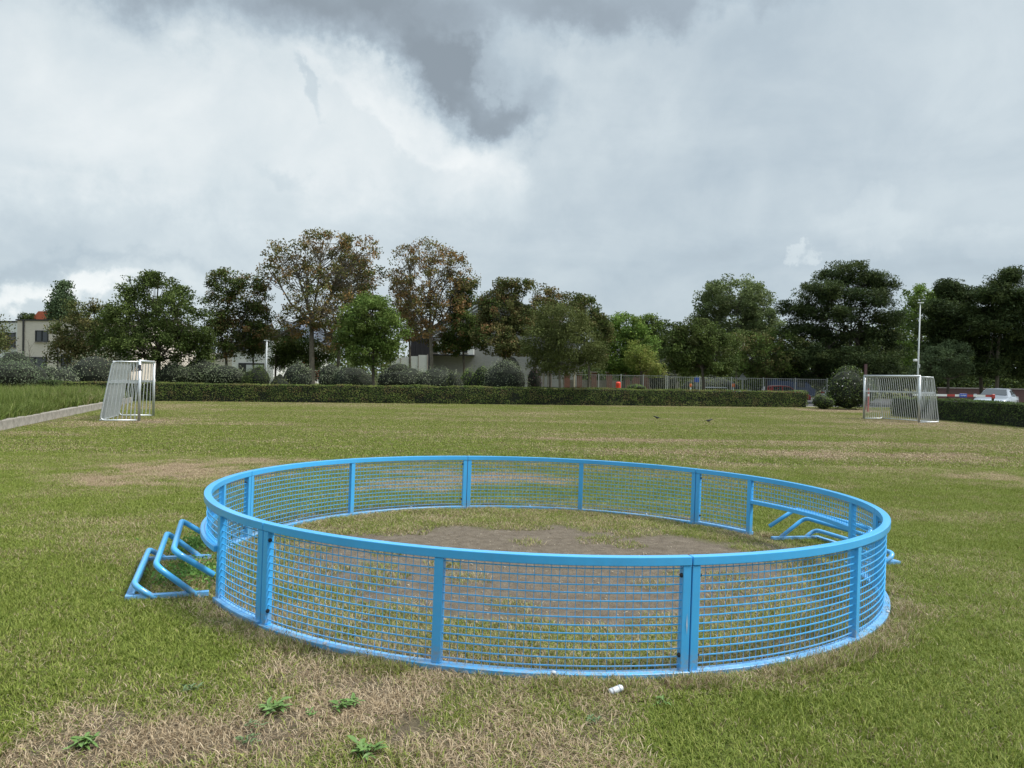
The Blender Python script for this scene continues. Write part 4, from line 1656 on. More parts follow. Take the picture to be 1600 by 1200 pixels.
# red litter bin
M_red = mat('red_plastic', (.75, .06, .025), .4)
bpn = W(966, 608.5, 57.5)
binz = .72
root = thing('litter_bin', 'bright red orange litter bin in front of the bar fence', 'bin', (bpn.x, 57.5, binz))
hb = W(966, 596.5, 57.5).z - binz
MB().lathe([(.17, 0), (.19, hb * .72), (.19, hb * .76)], 14).build('body', M_red, root, smooth=False)
MB().lathe([(.19, hb * .78), (.18, hb * .9), (.10, hb)], 14).build('lid', M_red, root)
MB().box((.06, -.185, hb * .30), (.13, .02, .10)).build('sticker', M_white, root)

# ------------------------------------------------------------------ vehicles
M_glass = mat('car_glass', (.02, .025, .03), .08, spec=.8)
M_tyre = mat('tyre_rubber', (.015, .015, .015), .9)
M_rim = mat('alloy_rim', (.5, .5, .52), .3, metal=.8)
M_tail = mat('tail_lamp', (.35, .01, .01), .2)
M_head = mat('head_lamp', (.75, .78, .80), .1)
M_trim = mat('black_trim', (.02, .02, .02), .6)


def car(label, colour, loc, heading, kind='saloon'):
    Mb = mat('car_paint', colour, .28, spec=.6, coat=.8, metal=.0)
    root = thing('parked_car', label, 'car', loc, heading)
    # stations: x, z bottom, z top, half width at belt, half width at roof
    if kind == 'hatch':
        st = [(1.98, .32, .50, .60, .50), (1.90, .22, .66, .78, .70), (1.55, .20, .80, .84, .74), (1.05, .20, .93, .86, .76), (.70, .20, 1.06, .87, .70), (.15, .20, 1.44, .87, .60), (-.5, .20, 1.50, .87, .61), (-1.2, .20, 1.47, .87, .60),
              (-1.62, .20, 1.40, .86, .57), (-1.88, .22, 1.02, .84, .70), (-1.96, .28, .78, .78, .72), (-1.98, .40, .60, .62, .6)]
        wx, wr, belt = (1.25, -1.22), .31, .95
    else:
        st = [(2.28, .34, .52, .60, .50), (2.20, .22, .66, .80, .72), (1.85, .20, .80, .88, .78), (1.25, .20, .90, .90, .80), (.80, .20, .98, .91, .74), (.05, .20, 1.37, .91, .62), (-.6, .20, 1.42, .91, .62), (-1.2, .20, 1.36, .90, .60),
              (-1.85, .20, 1.05, .88, .66), (-2.15, .24, .98, .85, .76), (-2.28, .34, .80, .76, .7), (-2.30, .42, .62, .62, .6)]
        wx, wr, belt = (1.38, -1.38), .33, .92
    m = MB()
    sec = []
    for x, zb, zt, hw, hr_ in st:
        zbelt = min(zt, belt)
        if zt > belt + .05:
            s_ = [(hw * .90, zb), (hw, zb + .12), (hw, zbelt * .75), (hw * .97, zbelt), (hr_ + .03, zt - .07), (hr_ - .06, zt - .01), (0, zt + .015)]
        else:
            s_ = [(hw * .90, zb), (hw, zb + (zt - zb) * .3), (hw, zb + (zt - zb) * .65), (hw * .96, zt - .05), (hr_, zt - .015), (hr_ * .7, zt), (0, zt + .012)]
        sec.append([(x, y, z) for y, z in s_] + [(x, -y, z) for y, z in reversed(s_[:-1])])
    k = len(sec[0])
    for s_ in sec:
        m.v += s_
    for i in range(len(sec) - 1):
        for j in range(k):
            m.f.append((i * k + j, i * k + (j + 1) % k, (i + 1) * k + (j + 1) % k, (i + 1) * k + j))
    m.f.append(tuple(range(k)))
    m.f.append(tuple((len(sec) - 1) * k + j for j in reversed(range(k))))
    body = m.build('body', Mb, root, smooth=True)

    def inter(x):
        for i in range(len(st) - 1):
            if st[i][0] >= x >= st[i + 1][0]:
                f = (st[i][0] - x) / (st[i][0] - st[i + 1][0])
                return [st[i][j] + (st[i + 1][j] - st[i][j]) * f for j in range(5)]
    # side windows
    cab = [i for i, s_ in enumerate(st) if s_[2] > belt + .05]
    x0, x1 = st[cab[0]][0] - .12, st[cab[-1]][0] + .12
    xs = [x0, x0 - (x0 - x1) * .42, x0 - (x0 - x1) * .46, x0 - (x0 - x1) * .82, x0 - (x0 - x1) * .85, x1 - 0.0]
    for a_, b2 in ((0, 1), (2, 3), (4, 5)):
        for sg in (1, -1):
            q = []
            n = 4
            low, upq = [], []
            for i in range(n + 1):
                x = xs[a_] + (xs[b2] - xs[a_]) * i / n
                _, zb, zt, hw, hr_ = inter(x)
                zt_ = zt - .07
                yb, yt = hw * .97, hr_ + .03
                f0, f1 = .10, .92
                low.append((x, sg * (yb + (yt - yb) * f0 + .006), belt + (zt_ - belt) * f0))
                upq.append((x, sg * (yb + (yt - yb) * f1 + .006), belt + (zt_ - belt) * f1))
            g_ = MB()
            for i in range(n):
                g_.poly([low[i], low[i + 1], upq[i + 1], upq[i]])
            g_.build('side_window', M_glass, root)
    # windscreen and rear window
    for (i0, i1, nm) in ((cab[0] - 0, cab[0] + 1, 'windscreen'), (cab[-1], cab[-1] - 1, 'rear_window')):
        A, B = st[i0], st[i1]
        sg = 1 if nm == 'windscreen' else -1
        wA = A[4] - .05
        wB = B[4] - .08
        g_ = MB()
        fA, fB = .06, .94
        def pt(f, y):
            return (A[0] + (B[0] - A[0]) * f + sg * .012, y, A[2] + (B[2] - A[2]) * f + .022)
        g_.poly([pt(fA, -wA), pt(fA, wA), pt(fB, wB), pt(fB, -wB)])
        g_.build(nm, M_glass, root)
    fx, rx_ = st[0][0], st[-1][0]
    for sg in (1, -1):
        MB().box((st[1][0] + .015, sg * (st[1][3] - .20), .60), (.10, .30, .13), sg * -.35).build('headlight', M_head, root, bevel=.02)
        MB().box((st[-2][0] + .0, sg * (st[-2][3] - .10), .86), (.10, .26, .15), sg * .25).build('tail_light', M_tail, root, bevel=.02)
        MB().box((inter(.62)[0], sg * 1.0, 1.0), (.12, .17, .11)).build('wing_mirror', Mb, root, bevel=.02)
        for x in wx:
            wh = MB().lathe([(wr * .6, -.10), (wr * .95, -.10), (wr, -.07), (wr, .07), (wr * .95, .10), (wr * .6, .10)], 20, (x, sg * (inter(x)[3] - .085), wr), 'y').build('wheel', M_tyre, root)
            MB().lathe([(wr * .62, -.02), (wr * .62, .02)], 16, (x, sg * (inter(x)[3] + .02), wr), 'y').build('rim', M_rim, wh)
            MB().lathe([(wr + .05, -.012), (wr + .05, .012)], 20, (x, sg * (inter(x)[3] - .012 + .004), wr + .01), 'y').build('wheel_arch', M_trim, root)
    MB().box((fx - .01, 0, .50), (.03, .9, .16)).build('grille', M_trim, root, bevel=.006)
    MB().box((fx + .01, 0, .36), (.02, .50, .10)).build('number_plate', M_white, root)
    MB().box((rx_ - .01, 0, .62), (.02, .50, .10)).build('number_plate', M_white, root)
    return root


c = W(1560, 630, 45)
car('silver grey saloon car parked at the far right beside the barrier', (.30, .34, .39), (c.x + 1.0, 46.8, .05), rad(228))
c = W(1221, 603, 64)
rc_car = car('red hatchback car parked behind the bar fence and hedge', (.78, .03, .03), (c.x, 63, .0), rad(-4), 'hatch')
rc_car.scale = (.95, .95, .91)
c = W(1300, 603, 64)
car('white car half hidden by the flowering shrub', (.80, .82, .86), (c.x - .35, 62.5, .0), rad(60), 'hatch')

# dark blue van far behind the fence
M_navy = mat('navy_van_paint', (.018, .035, .085), .4)
c = W(1232, 600, 74)
van = thing('parked_van', 'dark blue panel van parked in the shade under the trees', 'van', (c.x, 74, 0), 0)
hv = W(1232, 590, 74).z
m = MB()
for yy in (-1, 1):
    m.poly([(x, yy, z) for x, z in ((-1.9, .35), (2.2, .35), (2.25, .95), (1.9, 1.1), (1.3, hv - .15), (1.0, hv), (-1.9, hv))])
pr_ = [(-1.9, .35), (2.2, .35), (2.25, .95), (1.9, 1.1), (1.3, hv - .15), (1.0, hv), (-1.9, hv)]
for i in range(len(pr_)):
    a_, b2 = pr_[i], pr_[(i + 1) % len(pr_)]
    m.poly([(a_[0], -1, a_[1]), (b2[0], -1, b2[1]), (b2[0], 1, b2[1]), (a_[0], 1, a_[1])])
m.build('body', M_navy, van)
MB().box((.85, -1.005, hv * .68), (.7, .02, .5)).build('side_window', M_glass, van)
for x in (-1.2, 1.4):
    MB().lathe([(.33, -.1), (.33, .1)], 16, (x, -.95, .33), 'y').build('wheel', M_tyre, van)

# ------------------------------------------------------------------ boom barrier, posts, signs
M_rw_red = mat('barrier_red', (.42, .05, .045), .5)
M_bluesign = mat('blue_sign', (.02, .08, .42), .4)
DB = 42.0
e0, e1 = W(1425, 616, DB), W(1550, 619.5, DB)
boom = thing('boom_barrier', 'red and white striped boom barrier across the car park entrance', 'barrier', (e0.x, DB, 0))
zb = (e0.z + e1.z) / 2
Lb = e1.x - e0.x
pat = [('w', .42), ('r', .10), ('w', .06), ('r', .17), ('w', .15), ('r', .10)]
u = 0
MB().box((-.05, .05, zb / 2 + .08), (.15, .15, zb + .16)).build('pedestal', M_trim, boom, bevel=.02)
tot_ = sum(p[1] for p in pat)
for k_2, f_ in pat:
    ln = f_ / tot_ * Lb
    MB().box((u + ln / 2 + .06, 0, zb), (ln - .002, .06, .115)).build('boom_stripe', M_white if k_2 == 'w' else M_rw_red, boom)
    u += ln
MB().box((Lb + .05, 0, zb / 2 - .02), (.09, .09, zb - .06)).build('rest_post', M_trim, boom)
MB().box((Lb + .04, -.05, zb - .02), (.16, .10, .24)).build('end_bracket', M_rw_red, boom, bevel=.02)  # plain red bracket at the free end of the boom
bs = W(1504, 618, DB)
sg_ = MB().box((bs.x - e0.x, -.06, zb), (.40, .03, .20)).build('blue_sign', M_bluesign, boom, bevel=.006)
for i in range(5):
    MB().box((bs.x - e0.x - .13 + i * .065, -.078, zb + (.0 if i % 2 else .008)), (.035, .006, .055)).build('sign_lettering', M_white, sg_)

# mast
pm = W(1434, 590, 46)
zt = W(1437, 474, 46).z
mast = thing('light_mast', 'tall thin white mast behind the right goal', 'mast', (pm.x, 46, 0))
M_mast = mat('white_mast_paint', (.50, .53, .54), .5)
MB().tube([(0, 0, 0), (0, 0, zt * .35), (0.06, 0, zt)], [.062, .052, .028], 10).build('pole', M_mast, mast, smooth=True)
cz = W(1430, 563, 46).z
MB().box((-.20, -.05, cz), (.15, .22, .14)).build('camera_box', M_white, mast, bevel=.02)
MB().box((-.08, 0, cz), (.14, .04, .04)).build('bracket', M_mast, mast)
MB().box((.05, 0, cz - .35), (.10, .12, .20)).build('junction_box', M_mast, mast, bevel=.01)
MB().box((.08, 0, zt + .03), (.34, .10, .06)).build('top_fitting', M_mast, mast, bevel=.01)

pm = W(415, 597, 50.5)
zt = W(417, 533, 50.5).z
gz_ = float(gz(pm.x, 50.5))
p2 = thing('lamp_post', 'slim white lamp post before the white house', 'lamp post', (pm.x, 50.5, gz_))
MB().tube([(0, 0, -.2), (.05, 0, zt - gz_)], [.07, .045], 10).build('pole', M_mast, p2, smooth=True)
MB().box((.0, 0, zt - gz_ + .04), (.28, .10, .05)).build('lamp_head', M_mast, p2, bevel=.015)

# totem sign post left of the right goal
pm = W(1352, 600, 47)
zt = W(1352, 569, 47).z
tp = thing('marker_post', 'narrow dark and red marker post above the left corner of the right goal', 'marker post', (pm.x, 47, 0), rad(20))
MB().box((0, 0, zt * .35), (.10, .10, zt * .7)).build('post', M_rw_red, tp)
MB().box((0, 0, zt * .86), (.20, .06, zt * .28)).build('dark_panel', mat('maroon_panel', (.06, .025, .03), .5), tp)
MB().box((.0, -.002, zt * .72 - .12), (.12, .11, .05)).build('yellow_band', mat('yellow_band', (.6, .35, .03), .5), tp)
pm = W(1366, 620, 44)
z1 = W(1366, 607, 44).z
tp = thing('bollard', 'red and white bollard seen through the bars of the right goal', 'bollard', (pm.x - .35, 44, 0))
MB().lathe([(.05, 0), (.05, z1)], 12).build('post', M_rw_red, tp)
MB().lathe([(.052, z1 - .45), (.052, z1 - .32)], 12).build('white_band', M_white, tp)

# roadworks: striped barrier board and orange cones behind the fence
rb = W(1150, 610, 62)
zc = W(1150, 610.5, 62).z
rbt = thing('barrier_board', 'red and white striped road works board behind the bar fence', 'barrier board', (rb.x, 62, 0))
for i in range(4):
    MB().box((.0 + i * .42 - .2, 0, zc), (.415, .04, .17)).build('board_stripe', M_rw_red if i % 2 == 0 else M_white, rbt)
for x in (-.35, 1.2):
    MB().box((x, .05, zc / 2), (.06, .06, zc)).build('leg', M_trim, rbt)
M_orange = mat('signal_orange', (.85, .20, .04), .5)
for px, lab in ((1079, 'orange topped warning lamp post beside the dark round tree'), (1146, 'orange topped warning lamp post on the striped board')):
    c = W(px, 607, 61.5)
    z1 = W(px, 599.5, 61.5).z
    cn = thing('warning_light', lab, 'warning light', (c.x, 61.5, 0), 0, 'warning lights by the road works')
    MB().lathe([(.07, 0), (.05, z1 - .28)], 10).build('stand', M_white, cn)
    MB().lathe([(.09, z1 - .27), (.12, z1 - .14), (.09, z1)], 12).build('lamp', M_orange, cn)
# bike rail / low guard rail
c0, c1 = W(1100, 606, 61), W(1137, 606, 61)
gr = thing('guard_rail', 'low grey tubular guard rail behind the bar fence', 'guard rail', (c0.x, 61, 0))
zr = W(1120, 605.5, 61).z
MB().tube(round_path([(0, 0, 0), (0, 0, zr), (c1.x - c0.x, 0, zr), (c1.x - c0.x, 0, 0)], .15), .03, 8).build('tube', M_galv, gr, smooth=True)
# small road sign above the fence
c = W(1160, 600, 63)
zt = W(1160, 583, 63).z
sg = thing('road_sign', 'small triangular road sign seen from behind over the bar fence', 'road sign', (c.x, 63, 0))
MB().tube([(0, 0, 0), (0, 0, zt)], .035, 8).build('pole', M_galv, sg)
m = MB()
tri = [(-.38, zt - .55), (.38, zt - .55), (0, zt + .05)]
m.poly([(x, -.05, z) for x, z in tri])
m.poly([(x, -.02, z) for x, z in reversed(tri)])
for i in range(3):
    a_, b2 = tri[i], tri[(i + 1) % 3]
    m.poly([(a_[0], -.05, a_[1]), (b2[0], -.05, b2[1]), (b2[0], -.02, b2[1]), (a_[0], -.02, a_[1])])
m.build('sign_plate', M_galv, sg)
c = W(1089, 593, 62)
sg = thing('parking_sign', 'small blue square sign left of the dark round tree trunk', 'road sign', (c.x + .0, 62, 0))
MB().tube([(0, 0, 0), (0, 0, c.z + .3)], .03, 8).build('pole', M_galv, sg)
MB().box((0, -.05, c.z), (.42, .02, .42)).build('sign_plate', M_bluesign, sg)

# tree stakes
M_stake = mat('stake_wood', (.33, .29, .22), .85, var=.2)
for px, pt, lab in ((848.5, 583, 'left and thicker of the two pale tree stakes'), (855.5, 582, 'right and thinner of the two pale tree stakes'), (880, 590, 'short pale stake tied to the round olive tree')):
    c = W(px, 607, 47.6)
    g_ = float(gz(c.x, 47.6))
    zt = W(px, pt, 47.6).z
    o = MB().tube([(0, 0, -.1), (0.02, 0, zt - g_)], .062 if px < 850 else .045, 8).build('tree_stake', M_stake)
    o.location = (c.x, 47.6, g_)
    tag(o, lab, 'stake', 'stakes around the round olive tree')
for px, lab in ((897, 'pale stake at the left end of the bar fence'), ):
    c = W(px, 607, 56)
    g_ = float(gz(c.x, 56))
    o = MB().tube([(0, 0, -.1), (0, 0, W(px, 580, 56).z - g_)], .07, 8).build('tree_stake', M_stake)
    o.location = (c.x, 56, g_)
    tag(o, lab, 'stake')

# ------------------------------------------------------------------ houses
M_beige = brick_mat('beige_brick', (.62, .56, .49), (.56, .51, .45), (.58, .53, .47))
M_whitewall = mat('white_render', (.66, .67, .66), .85, var=.05, scale=1)
M_greywall = brick_mat('grey_painted_brick', (.30, .30, .29), (.26, .26, .255), (.24, .24, .23))
M_roofdark = mat('dark_roof_tile', (.045, .05, .055), .6, var=.2, scale=4)
M_redtile = mat('orange_red_roof_tile', (.36, .085, .04), .75, var=.15, scale=5)
M_win = mat('window_glass', (.035, .04, .045), .1, spec=.7)
M_frame_d = mat('dark_window_frame', (.02, .022, .025), .5)
M_pipe = mat('dark_pipe', (.02, .02, .022), .5)


def window(root, x, y, z, w_, h_, frame=M_frame_d, mull=2, trans=1):
    """window in a wall facing -y of the house frame"""
    fr = MB()
    t_ = .07
    fr.box((x, y - .03, z + h_ / 2 - t_ / 2), (w_, .10, t_))
    fr.box((x, y - .03, z - h_ / 2 + t_ / 2), (w_, .10, t_))
    for k in range(mull + 1):
        fr.box((x - w_ / 2 + t_ / 2 + (w_ - t_) * k / mull, y - .031, z), (t_, .096, h_ - 2 * t_))
    for k in range(1, trans + 1):
        if trans > 0 and k <= trans - 0 and trans >= 1 and h_ > 1.0:
            fr.box((x, y - .026, z - h_ / 2 + h_ * k / (trans + 1)), (w_ - 2 * t_, .08, t_ * .8))
    f = fr.build('window', frame, root)
    MB().box((x, y - .012, z), (w_ - .1, .02, h_ - .1)).build('pane', M_win, f)
    MB().box((x, y - .07, z - h_ / 2 - .04), (w_ + .12, .14, .06)).build('sill', M_stone, f)
    return f


# beige house on the left
D = 65
c = W(26, 600, D)
g_ = .75
hs = thing('house', 'flat roofed beige brick house at the left behind the shrubs', 'house', (c.x, D, g_), rad(-7))
ztop = W(40, 501, D).z - g_
MB().box((5.2, 5, ztop / 2), (10.4, 10, ztop)).build('wall', M_beige, hs)
MB().box((-.3, 5.4, ztop / 2 - .02), (.6, 8.6, ztop - .04)).build('return_wall', M_beige, hs)
MB().box((-6.6, 6.2, ztop / 2 - .03), (12, 9, ztop - .06)).build('white_wing', M_whitewall, hs)
MB().box((5.2, 5, ztop + .05), (10.6, 10.2, .12)).build('roof_edge', M_pipe, hs)
MB().box((-6.6, 6.2, ztop + .03), (12.1, 9.2, .10)).build('roof_edge', M_pipe, hs)
MB().tube([(.62, -.07, 0), (.62, -.07, ztop)], .075, 8).build('drainpipe', M_pipe, hs)


def hp(px, py):
    p = W(px, py, D)
    return p.x - c.x, p.z - g_


x1, z1 = hp(57.5, 516.5)
x2, z2 = hp(79, 534.5)
window(hs, (x1 + x2) / 2 + .05, 0, (z1 + z2) / 2, x2 - x1, z1 - z2)
x1, z1 = hp(37, 557.5)
x2, z2 = hp(77.5, 575)
window(hs, (x1 + x2) / 2, 0, (z1 + z2) / 2, x2 - x1, z1 - z2, mull=2, trans=0)
x1, z1 = hp(96, 565)
window(hs, x1 + .9, 0, 1.1, 1.2, 2.2, mull=2)
MB().tube([(x1 + .02, -.07, 0), (x1 + .02, -.07, 2.6)], .06, 8).build('drainpipe', M_pipe, hs)
x1, z1 = hp(10, 530)
window(hs, -2.3, 1.7, z1, 1.5, 1.3)
# bare sapling
c = W(46, 590, 58)
g2 = float(gz(c.x, 58))
sp_ = thing('bare_sapling', 'leafless thin sapling in front of the beige house', 'sapling', (c.x, 58, g2))
zt = W(43, 530, 58).z - g2
m = MB()
m.tube([(0, 0, 0), (.03, 0, zt * .5), (-.12, 0, zt)], [.03, .02, .006], 5)
m.build('trunk', M_bark, sp_)
m = MB()
for i in range(9):
    z0 = zt * (.35 + .06 * i)
    a_ = random.uniform(0, 6.28)
    m.tube([(0, 0, z0), (math.cos(a_) * .35, math.sin(a_) * .3, z0 + .55)], [.012, .004], 4)
m.build('branches', M_bark, sp_)

# red roofed house far behind
D = 100
c = W(66, 500, D)
hs = thing('house', 'far house with an orange red tiled gable behind the beige house', 'house', (c.x, D, .75))
zr = W(66, 486.5, D).z - .75
ze = W(60, 500, D).z - .75
MB().box((2, 5, ze / 2), (6, 10, ze)).build('wall', M_whitewall, hs)
m = MB()
m.poly([(-1.3, -.4, ze - .3), (.4, -.4, zr), (5.0, -.4, zr), (4.9, 6, zr), (-.9, 6, ze - .3)])
m.poly([(-1.3, -.4, ze - .3), (2.6, -.4, ze - .3), (5.0, -.4, zr), (.4, -.4, zr)])
m2 = MB()
m2.poly([(-1.5, -.2, ze - .2), (1.0, -.6, ze - .5), (2.3, -.6, zr), (-.4, -.2, zr)])
m2.poly([(-1.5, -.2, ze - .25), (1.0, -.6, ze - .55), (1.0, 8, ze - .55), (-1.5, 8, ze - .25)])
m2.poly([(-.4, -.2, zr), (2.3, -.6, zr), (2.3, 8, zr), (-.4, 8, zr)])
m2.poly([(-1.5, -.2, ze - .2), (-.4, -.2, zr), (-.4, 8, zr), (-1.5, 8, ze - .2)])
m2.build('roof', M_redtile, hs)
MB().tube([(.9, -.68, ze - .6), (2.5, -.68, zr + .1)], .10, 4).build('verge_board', M_white, hs)
m3 = MB()
m3.poly([(1.1, -.5, ze - .6), (4.6, -.5, ze - .6), (2.5, -.5, zr - .05)])
m3.build('gable', M_win, hs)

# white house in the middle left
D = 66
c = W(362, 600, D)
g_ = .75
hs = thing('house', 'white rendered house with a garage behind the clipped ball shrub', 'house', (c.x, D, g_), 0)


def hp(px, py):
    p = W(px, py, D)
    return p.x - c.x, p.z - g_


xr, zt = hp(428, 526)
MB().box((xr / 2, 4, zt / 2), (xr, 8, zt)).build('wall', M_whitewall, hs)
MB().box((xr / 2, 4, zt + .06), (xr + .3, 8.3, .14)).build('roof_edge', M_pipe, hs)
xl, zl = hp(325, 551)
MB().box((xl / 2 - .02, 4.4, zl / 2), (-xl, 8, zl)).build('low_wing', M_beige, hs)
x1, z1 = hp(398, 532)
x2, z2 = hp(414, 548)
window(hs, (x1 + x2) / 2, 0, (z1 + z2) / 2, x2 - x1, z1 - z2)
x1, z1 = hp(366, 534)
x2, z2 = hp(384, 548)
window(hs, (x1 + x2) / 2, 0, (z1 + z2) / 2, x2 - x1, z1 - z2)
x1, z1 = hp(373, 567)
x2, z2 = hp(413, 567)
MB().box(((x1 + x2) / 2, -.02, z1 / 2), (x2 - x1, .10, z1)).build('garage_opening', M_frame_d, hs)
gd = MB()
for i in range(5):
    gd.box((x1 + (x2 - x1) * .64, -.09, .2 + i * z1 / 5.6), ((x2 - x1) * .66, .05, z1 / 5.8))
gd.build('garage_door', mat('garage_door_grey', (.42, .45, .46), .6), hs)

D = 72
c = W(428, 600, D)
hs = thing('house', 'pale house with small barred windows behind the dark low tree', 'house', (c.x, D, .75), 0)
xr, zt = W(482, 536, D).x - c.x, W(470, 536, D).z - .75
MB().box((xr / 2, 4, zt / 2), (xr, 8, zt)).build('wall', M_whitewall, hs)
m = MB()
m.poly([(-.3, -.3, zt), (xr + .3, -.3, zt), (xr + .3, 4, zt + 2.2), (-.3, 4, zt + 2.2)])
m.poly([(-.3, 8.3, zt), (-.3, 4, zt + 2.2), (xr + .3, 4, zt + 2.2), (xr + .3, 8.3, zt)])
m.poly([(-.3, -.3, zt), (-.3, 4, zt + 2.2), (-.3, 8.3, zt)])
m.poly([(xr + .3, -.3, zt), (xr + .3, 8.3, zt), (xr + .3, 4, zt + 2.2)])
m.poly([(-.3, -.3, zt), (-.3, 8.3, zt), (xr + .3, 8.3, zt), (xr + .3, -.3, zt)])
m.build('roof', mat('slate_blue_roof', (.10, .12, .16), .6, var=.2), hs)
for px in (436, 460):
    p = W(px, 544, D)
    window(hs, p.x - c.x, 0, p.z - .75, 1.0, 1.1, M_white, 2, 1)

# gabled grey house in the centre
D = 72
c = W(672, 600, D)
g_ = .75
hs = thing('house', 'grey walled house with a steep dark gable roof in the centre', 'house', (c.x, D, g_), 0)


def hp(px, py):
    p = W(px, py, D)
    return p.x - c.x, p.z - g_


pk = hp(776, 452)
lf = hp(655, 522)
rt = hp(915, 530)
xw0, zw = hp(672, 556)
xw1, _ = hp(905, 556)
MB().box((xw1 / 2, 5, lf[1] / 2), (xw1, 10, lf[1])).build('wall', M_greywall, hs)
m = MB()
m.poly([(.0, 0.02, lf[1]), (xw1, 0.02, lf[1]), (xw1, .02, rt[1] + .3), (pk[0], 0.02, pk[1] - .3), (0, .02, lf[1] + .4)])
m.build('gable', M_greywall, hs)
m = MB()
T = .28
for A, B in ((lf, pk), (rt, pk)):
    m.poly([(A[0], -.5, A[1]), (B[0], -.5, B[1]), (B[0], 10.4, B[1]), (A[0], 10.4, A[1])])
    m.poly([(A[0], -.5, A[1] - T), (B[0], -.5, B[1] - T), (B[0], 10.4, B[1] - T), (A[0], 10.4, A[1] - T)])
    m.poly([(A[0], -.5, A[1]), (B[0], -.5, B[1]), (B[0], -.5, B[1] - T), (A[0], -.5, A[1] - T)])
    m.poly([(A[0], -.5, A[1]), (A[0], 10.4, A[1]), (A[0], 10.4, A[1] - T), (A[0], -.5, A[1] - T)])
m.build('roof', M_roofdark, hs)
# pale metal verge strips and slate hung panel in the gable
for k, (o1, o2) in enumerate(((.55, .16), (.95, .10))):
    m = MB()
    A, B = lf, pk
    m.tube([(A[0] + o1 * 1.4, -.56 - .02 * k, A[1] - o1 * .30), (B[0] - .1, -.56 - .02 * k, B[1] - o1 * .8)], o2 * .6, 4)
    m.build('verge_strip', M_mast, hs)
x1, z1 = hp(742, 488)
x2, z2 = hp(775, 510)
window(hs, (x1 + x2) / 2, 0, (z1 + z2) / 2, x2 - x1, z1 - z2, M_galv, 5, 3)
# white projecting upper floor with window strips
x1, z1 = hp(676, 535)
x2, z2 = hp(741, 555)
MB().box(((x1 + x2) / 2, -.6, (z1 + z2) / 2), (x2 - x1, 1.2, z1 - z2)).build('white_bay', M_whitewall, hs)
for px in (682, 696, 712, 728):
    xx, zz = hp(px, 544)
    window(hs, xx, -1.2, zz, .42, .95, M_frame_d, 1, 0)
MB().box(((x1 + x2) / 2, -.66, z2 - .05), (x2 - x1 + .1, 1.36, .10)).build('ledge', M_pipe, hs)
MB().box((x1 + .0 + 2.4, -1.4, z2 + .35), (.6, .35, .5)).build('air_unit', M_mast, hs)
# chimneys
x1, z1 = hp(716, 484)
x2, _ = hp(698, 490)
ch = MB().box((x1, 7, z1 / 2 + 2), (1.0, .9, z1 - 4)).build('chimney', M_brick, hs)
for dx_ in (-.3, .0, .3):
    MB().lathe([(.13, 0), (.12, .5)], 10, (x1 + dx_, 7, z1)).build('chimney_pot', mat('terracotta', (.40, .14, .08), .8), ch)
ch = MB().box((x2, 8, z1 / 2 + 1.5), (.9, .9, z1 - 4)).build('chimney', M_brick, hs)

# dark annex and garden wall left of it
c = W(643, 600, 70)
ax_ = W(673, 600, 70).x - c.x
az_ = W(650, 523, 70).z - .75
o = thing('outbuilding', 'dark timber clad outbuilding left of the white upper floor', 'outbuilding', (c.x, 69, .75))
for i in range(8):
    MB().box((ax_ * (i + .5) / 8, 1.5, az_ / 2), (ax_ / 8 - .015, 3, az_)).build('plank', mat('dark_timber', (.022, .02, .024), .8), o) if i == 0 else None
pl0 = [x_ for x_ in o.children][0] if o.children else None
for i in range(1, 8):
    q = link('plank', bpy.data.meshes[[ob for ob in COL.objects if ob.parent == o][0].data.name], None, o)
    q.location = (ax_ * i / 8, 0.01 * (i % 2), 0)
c = W(612, 600, 64)
gw = thing('garden_wall', 'white panelled garden wall between the green and brown trees', 'wall', (c.x, 64, .75))
for i in range(4):
    x_0, x_1 = W(612 + i * 14, 570, 64).x - c.x, W(626 + i * 14 - .8, 570, 64).x - c.x
    z_ = W(612 + i * 14, 560 - i * 1.8, 64).z - .75
    MB().box(((x_0 + x_1) / 2, 0, z_ / 2), (x_1 - x_0, .12, z_)).build('panel', M_whitewall, gw)
    MB().box((x_1 + .03, 0, z_ / 2 + .02), (.07, .16, z_ + .04)).build('panel_post', M_stone, gw)

# dark red brick wall behind the silver car
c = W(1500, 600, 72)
bw = thing('brick_wall', 'long dark red brick wall behind the silver car', 'wall', (c.x, 72, 0))
MB().box((8, 0, .65), (20, .3, 1.3)).build('wall', brick_mat('dark_old_brick', (.12, .05, .04), (.09, .04, .035), (.12, .10, .09)), bw)
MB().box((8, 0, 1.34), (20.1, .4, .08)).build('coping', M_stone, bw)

# ------------------------------------------------------------------ birds, litter, weeds
M_bird = mat('black_feathers', (.012, .012, .014), .5)
M_beak = mat('dark_beak', (.05, .045, .03), .5)


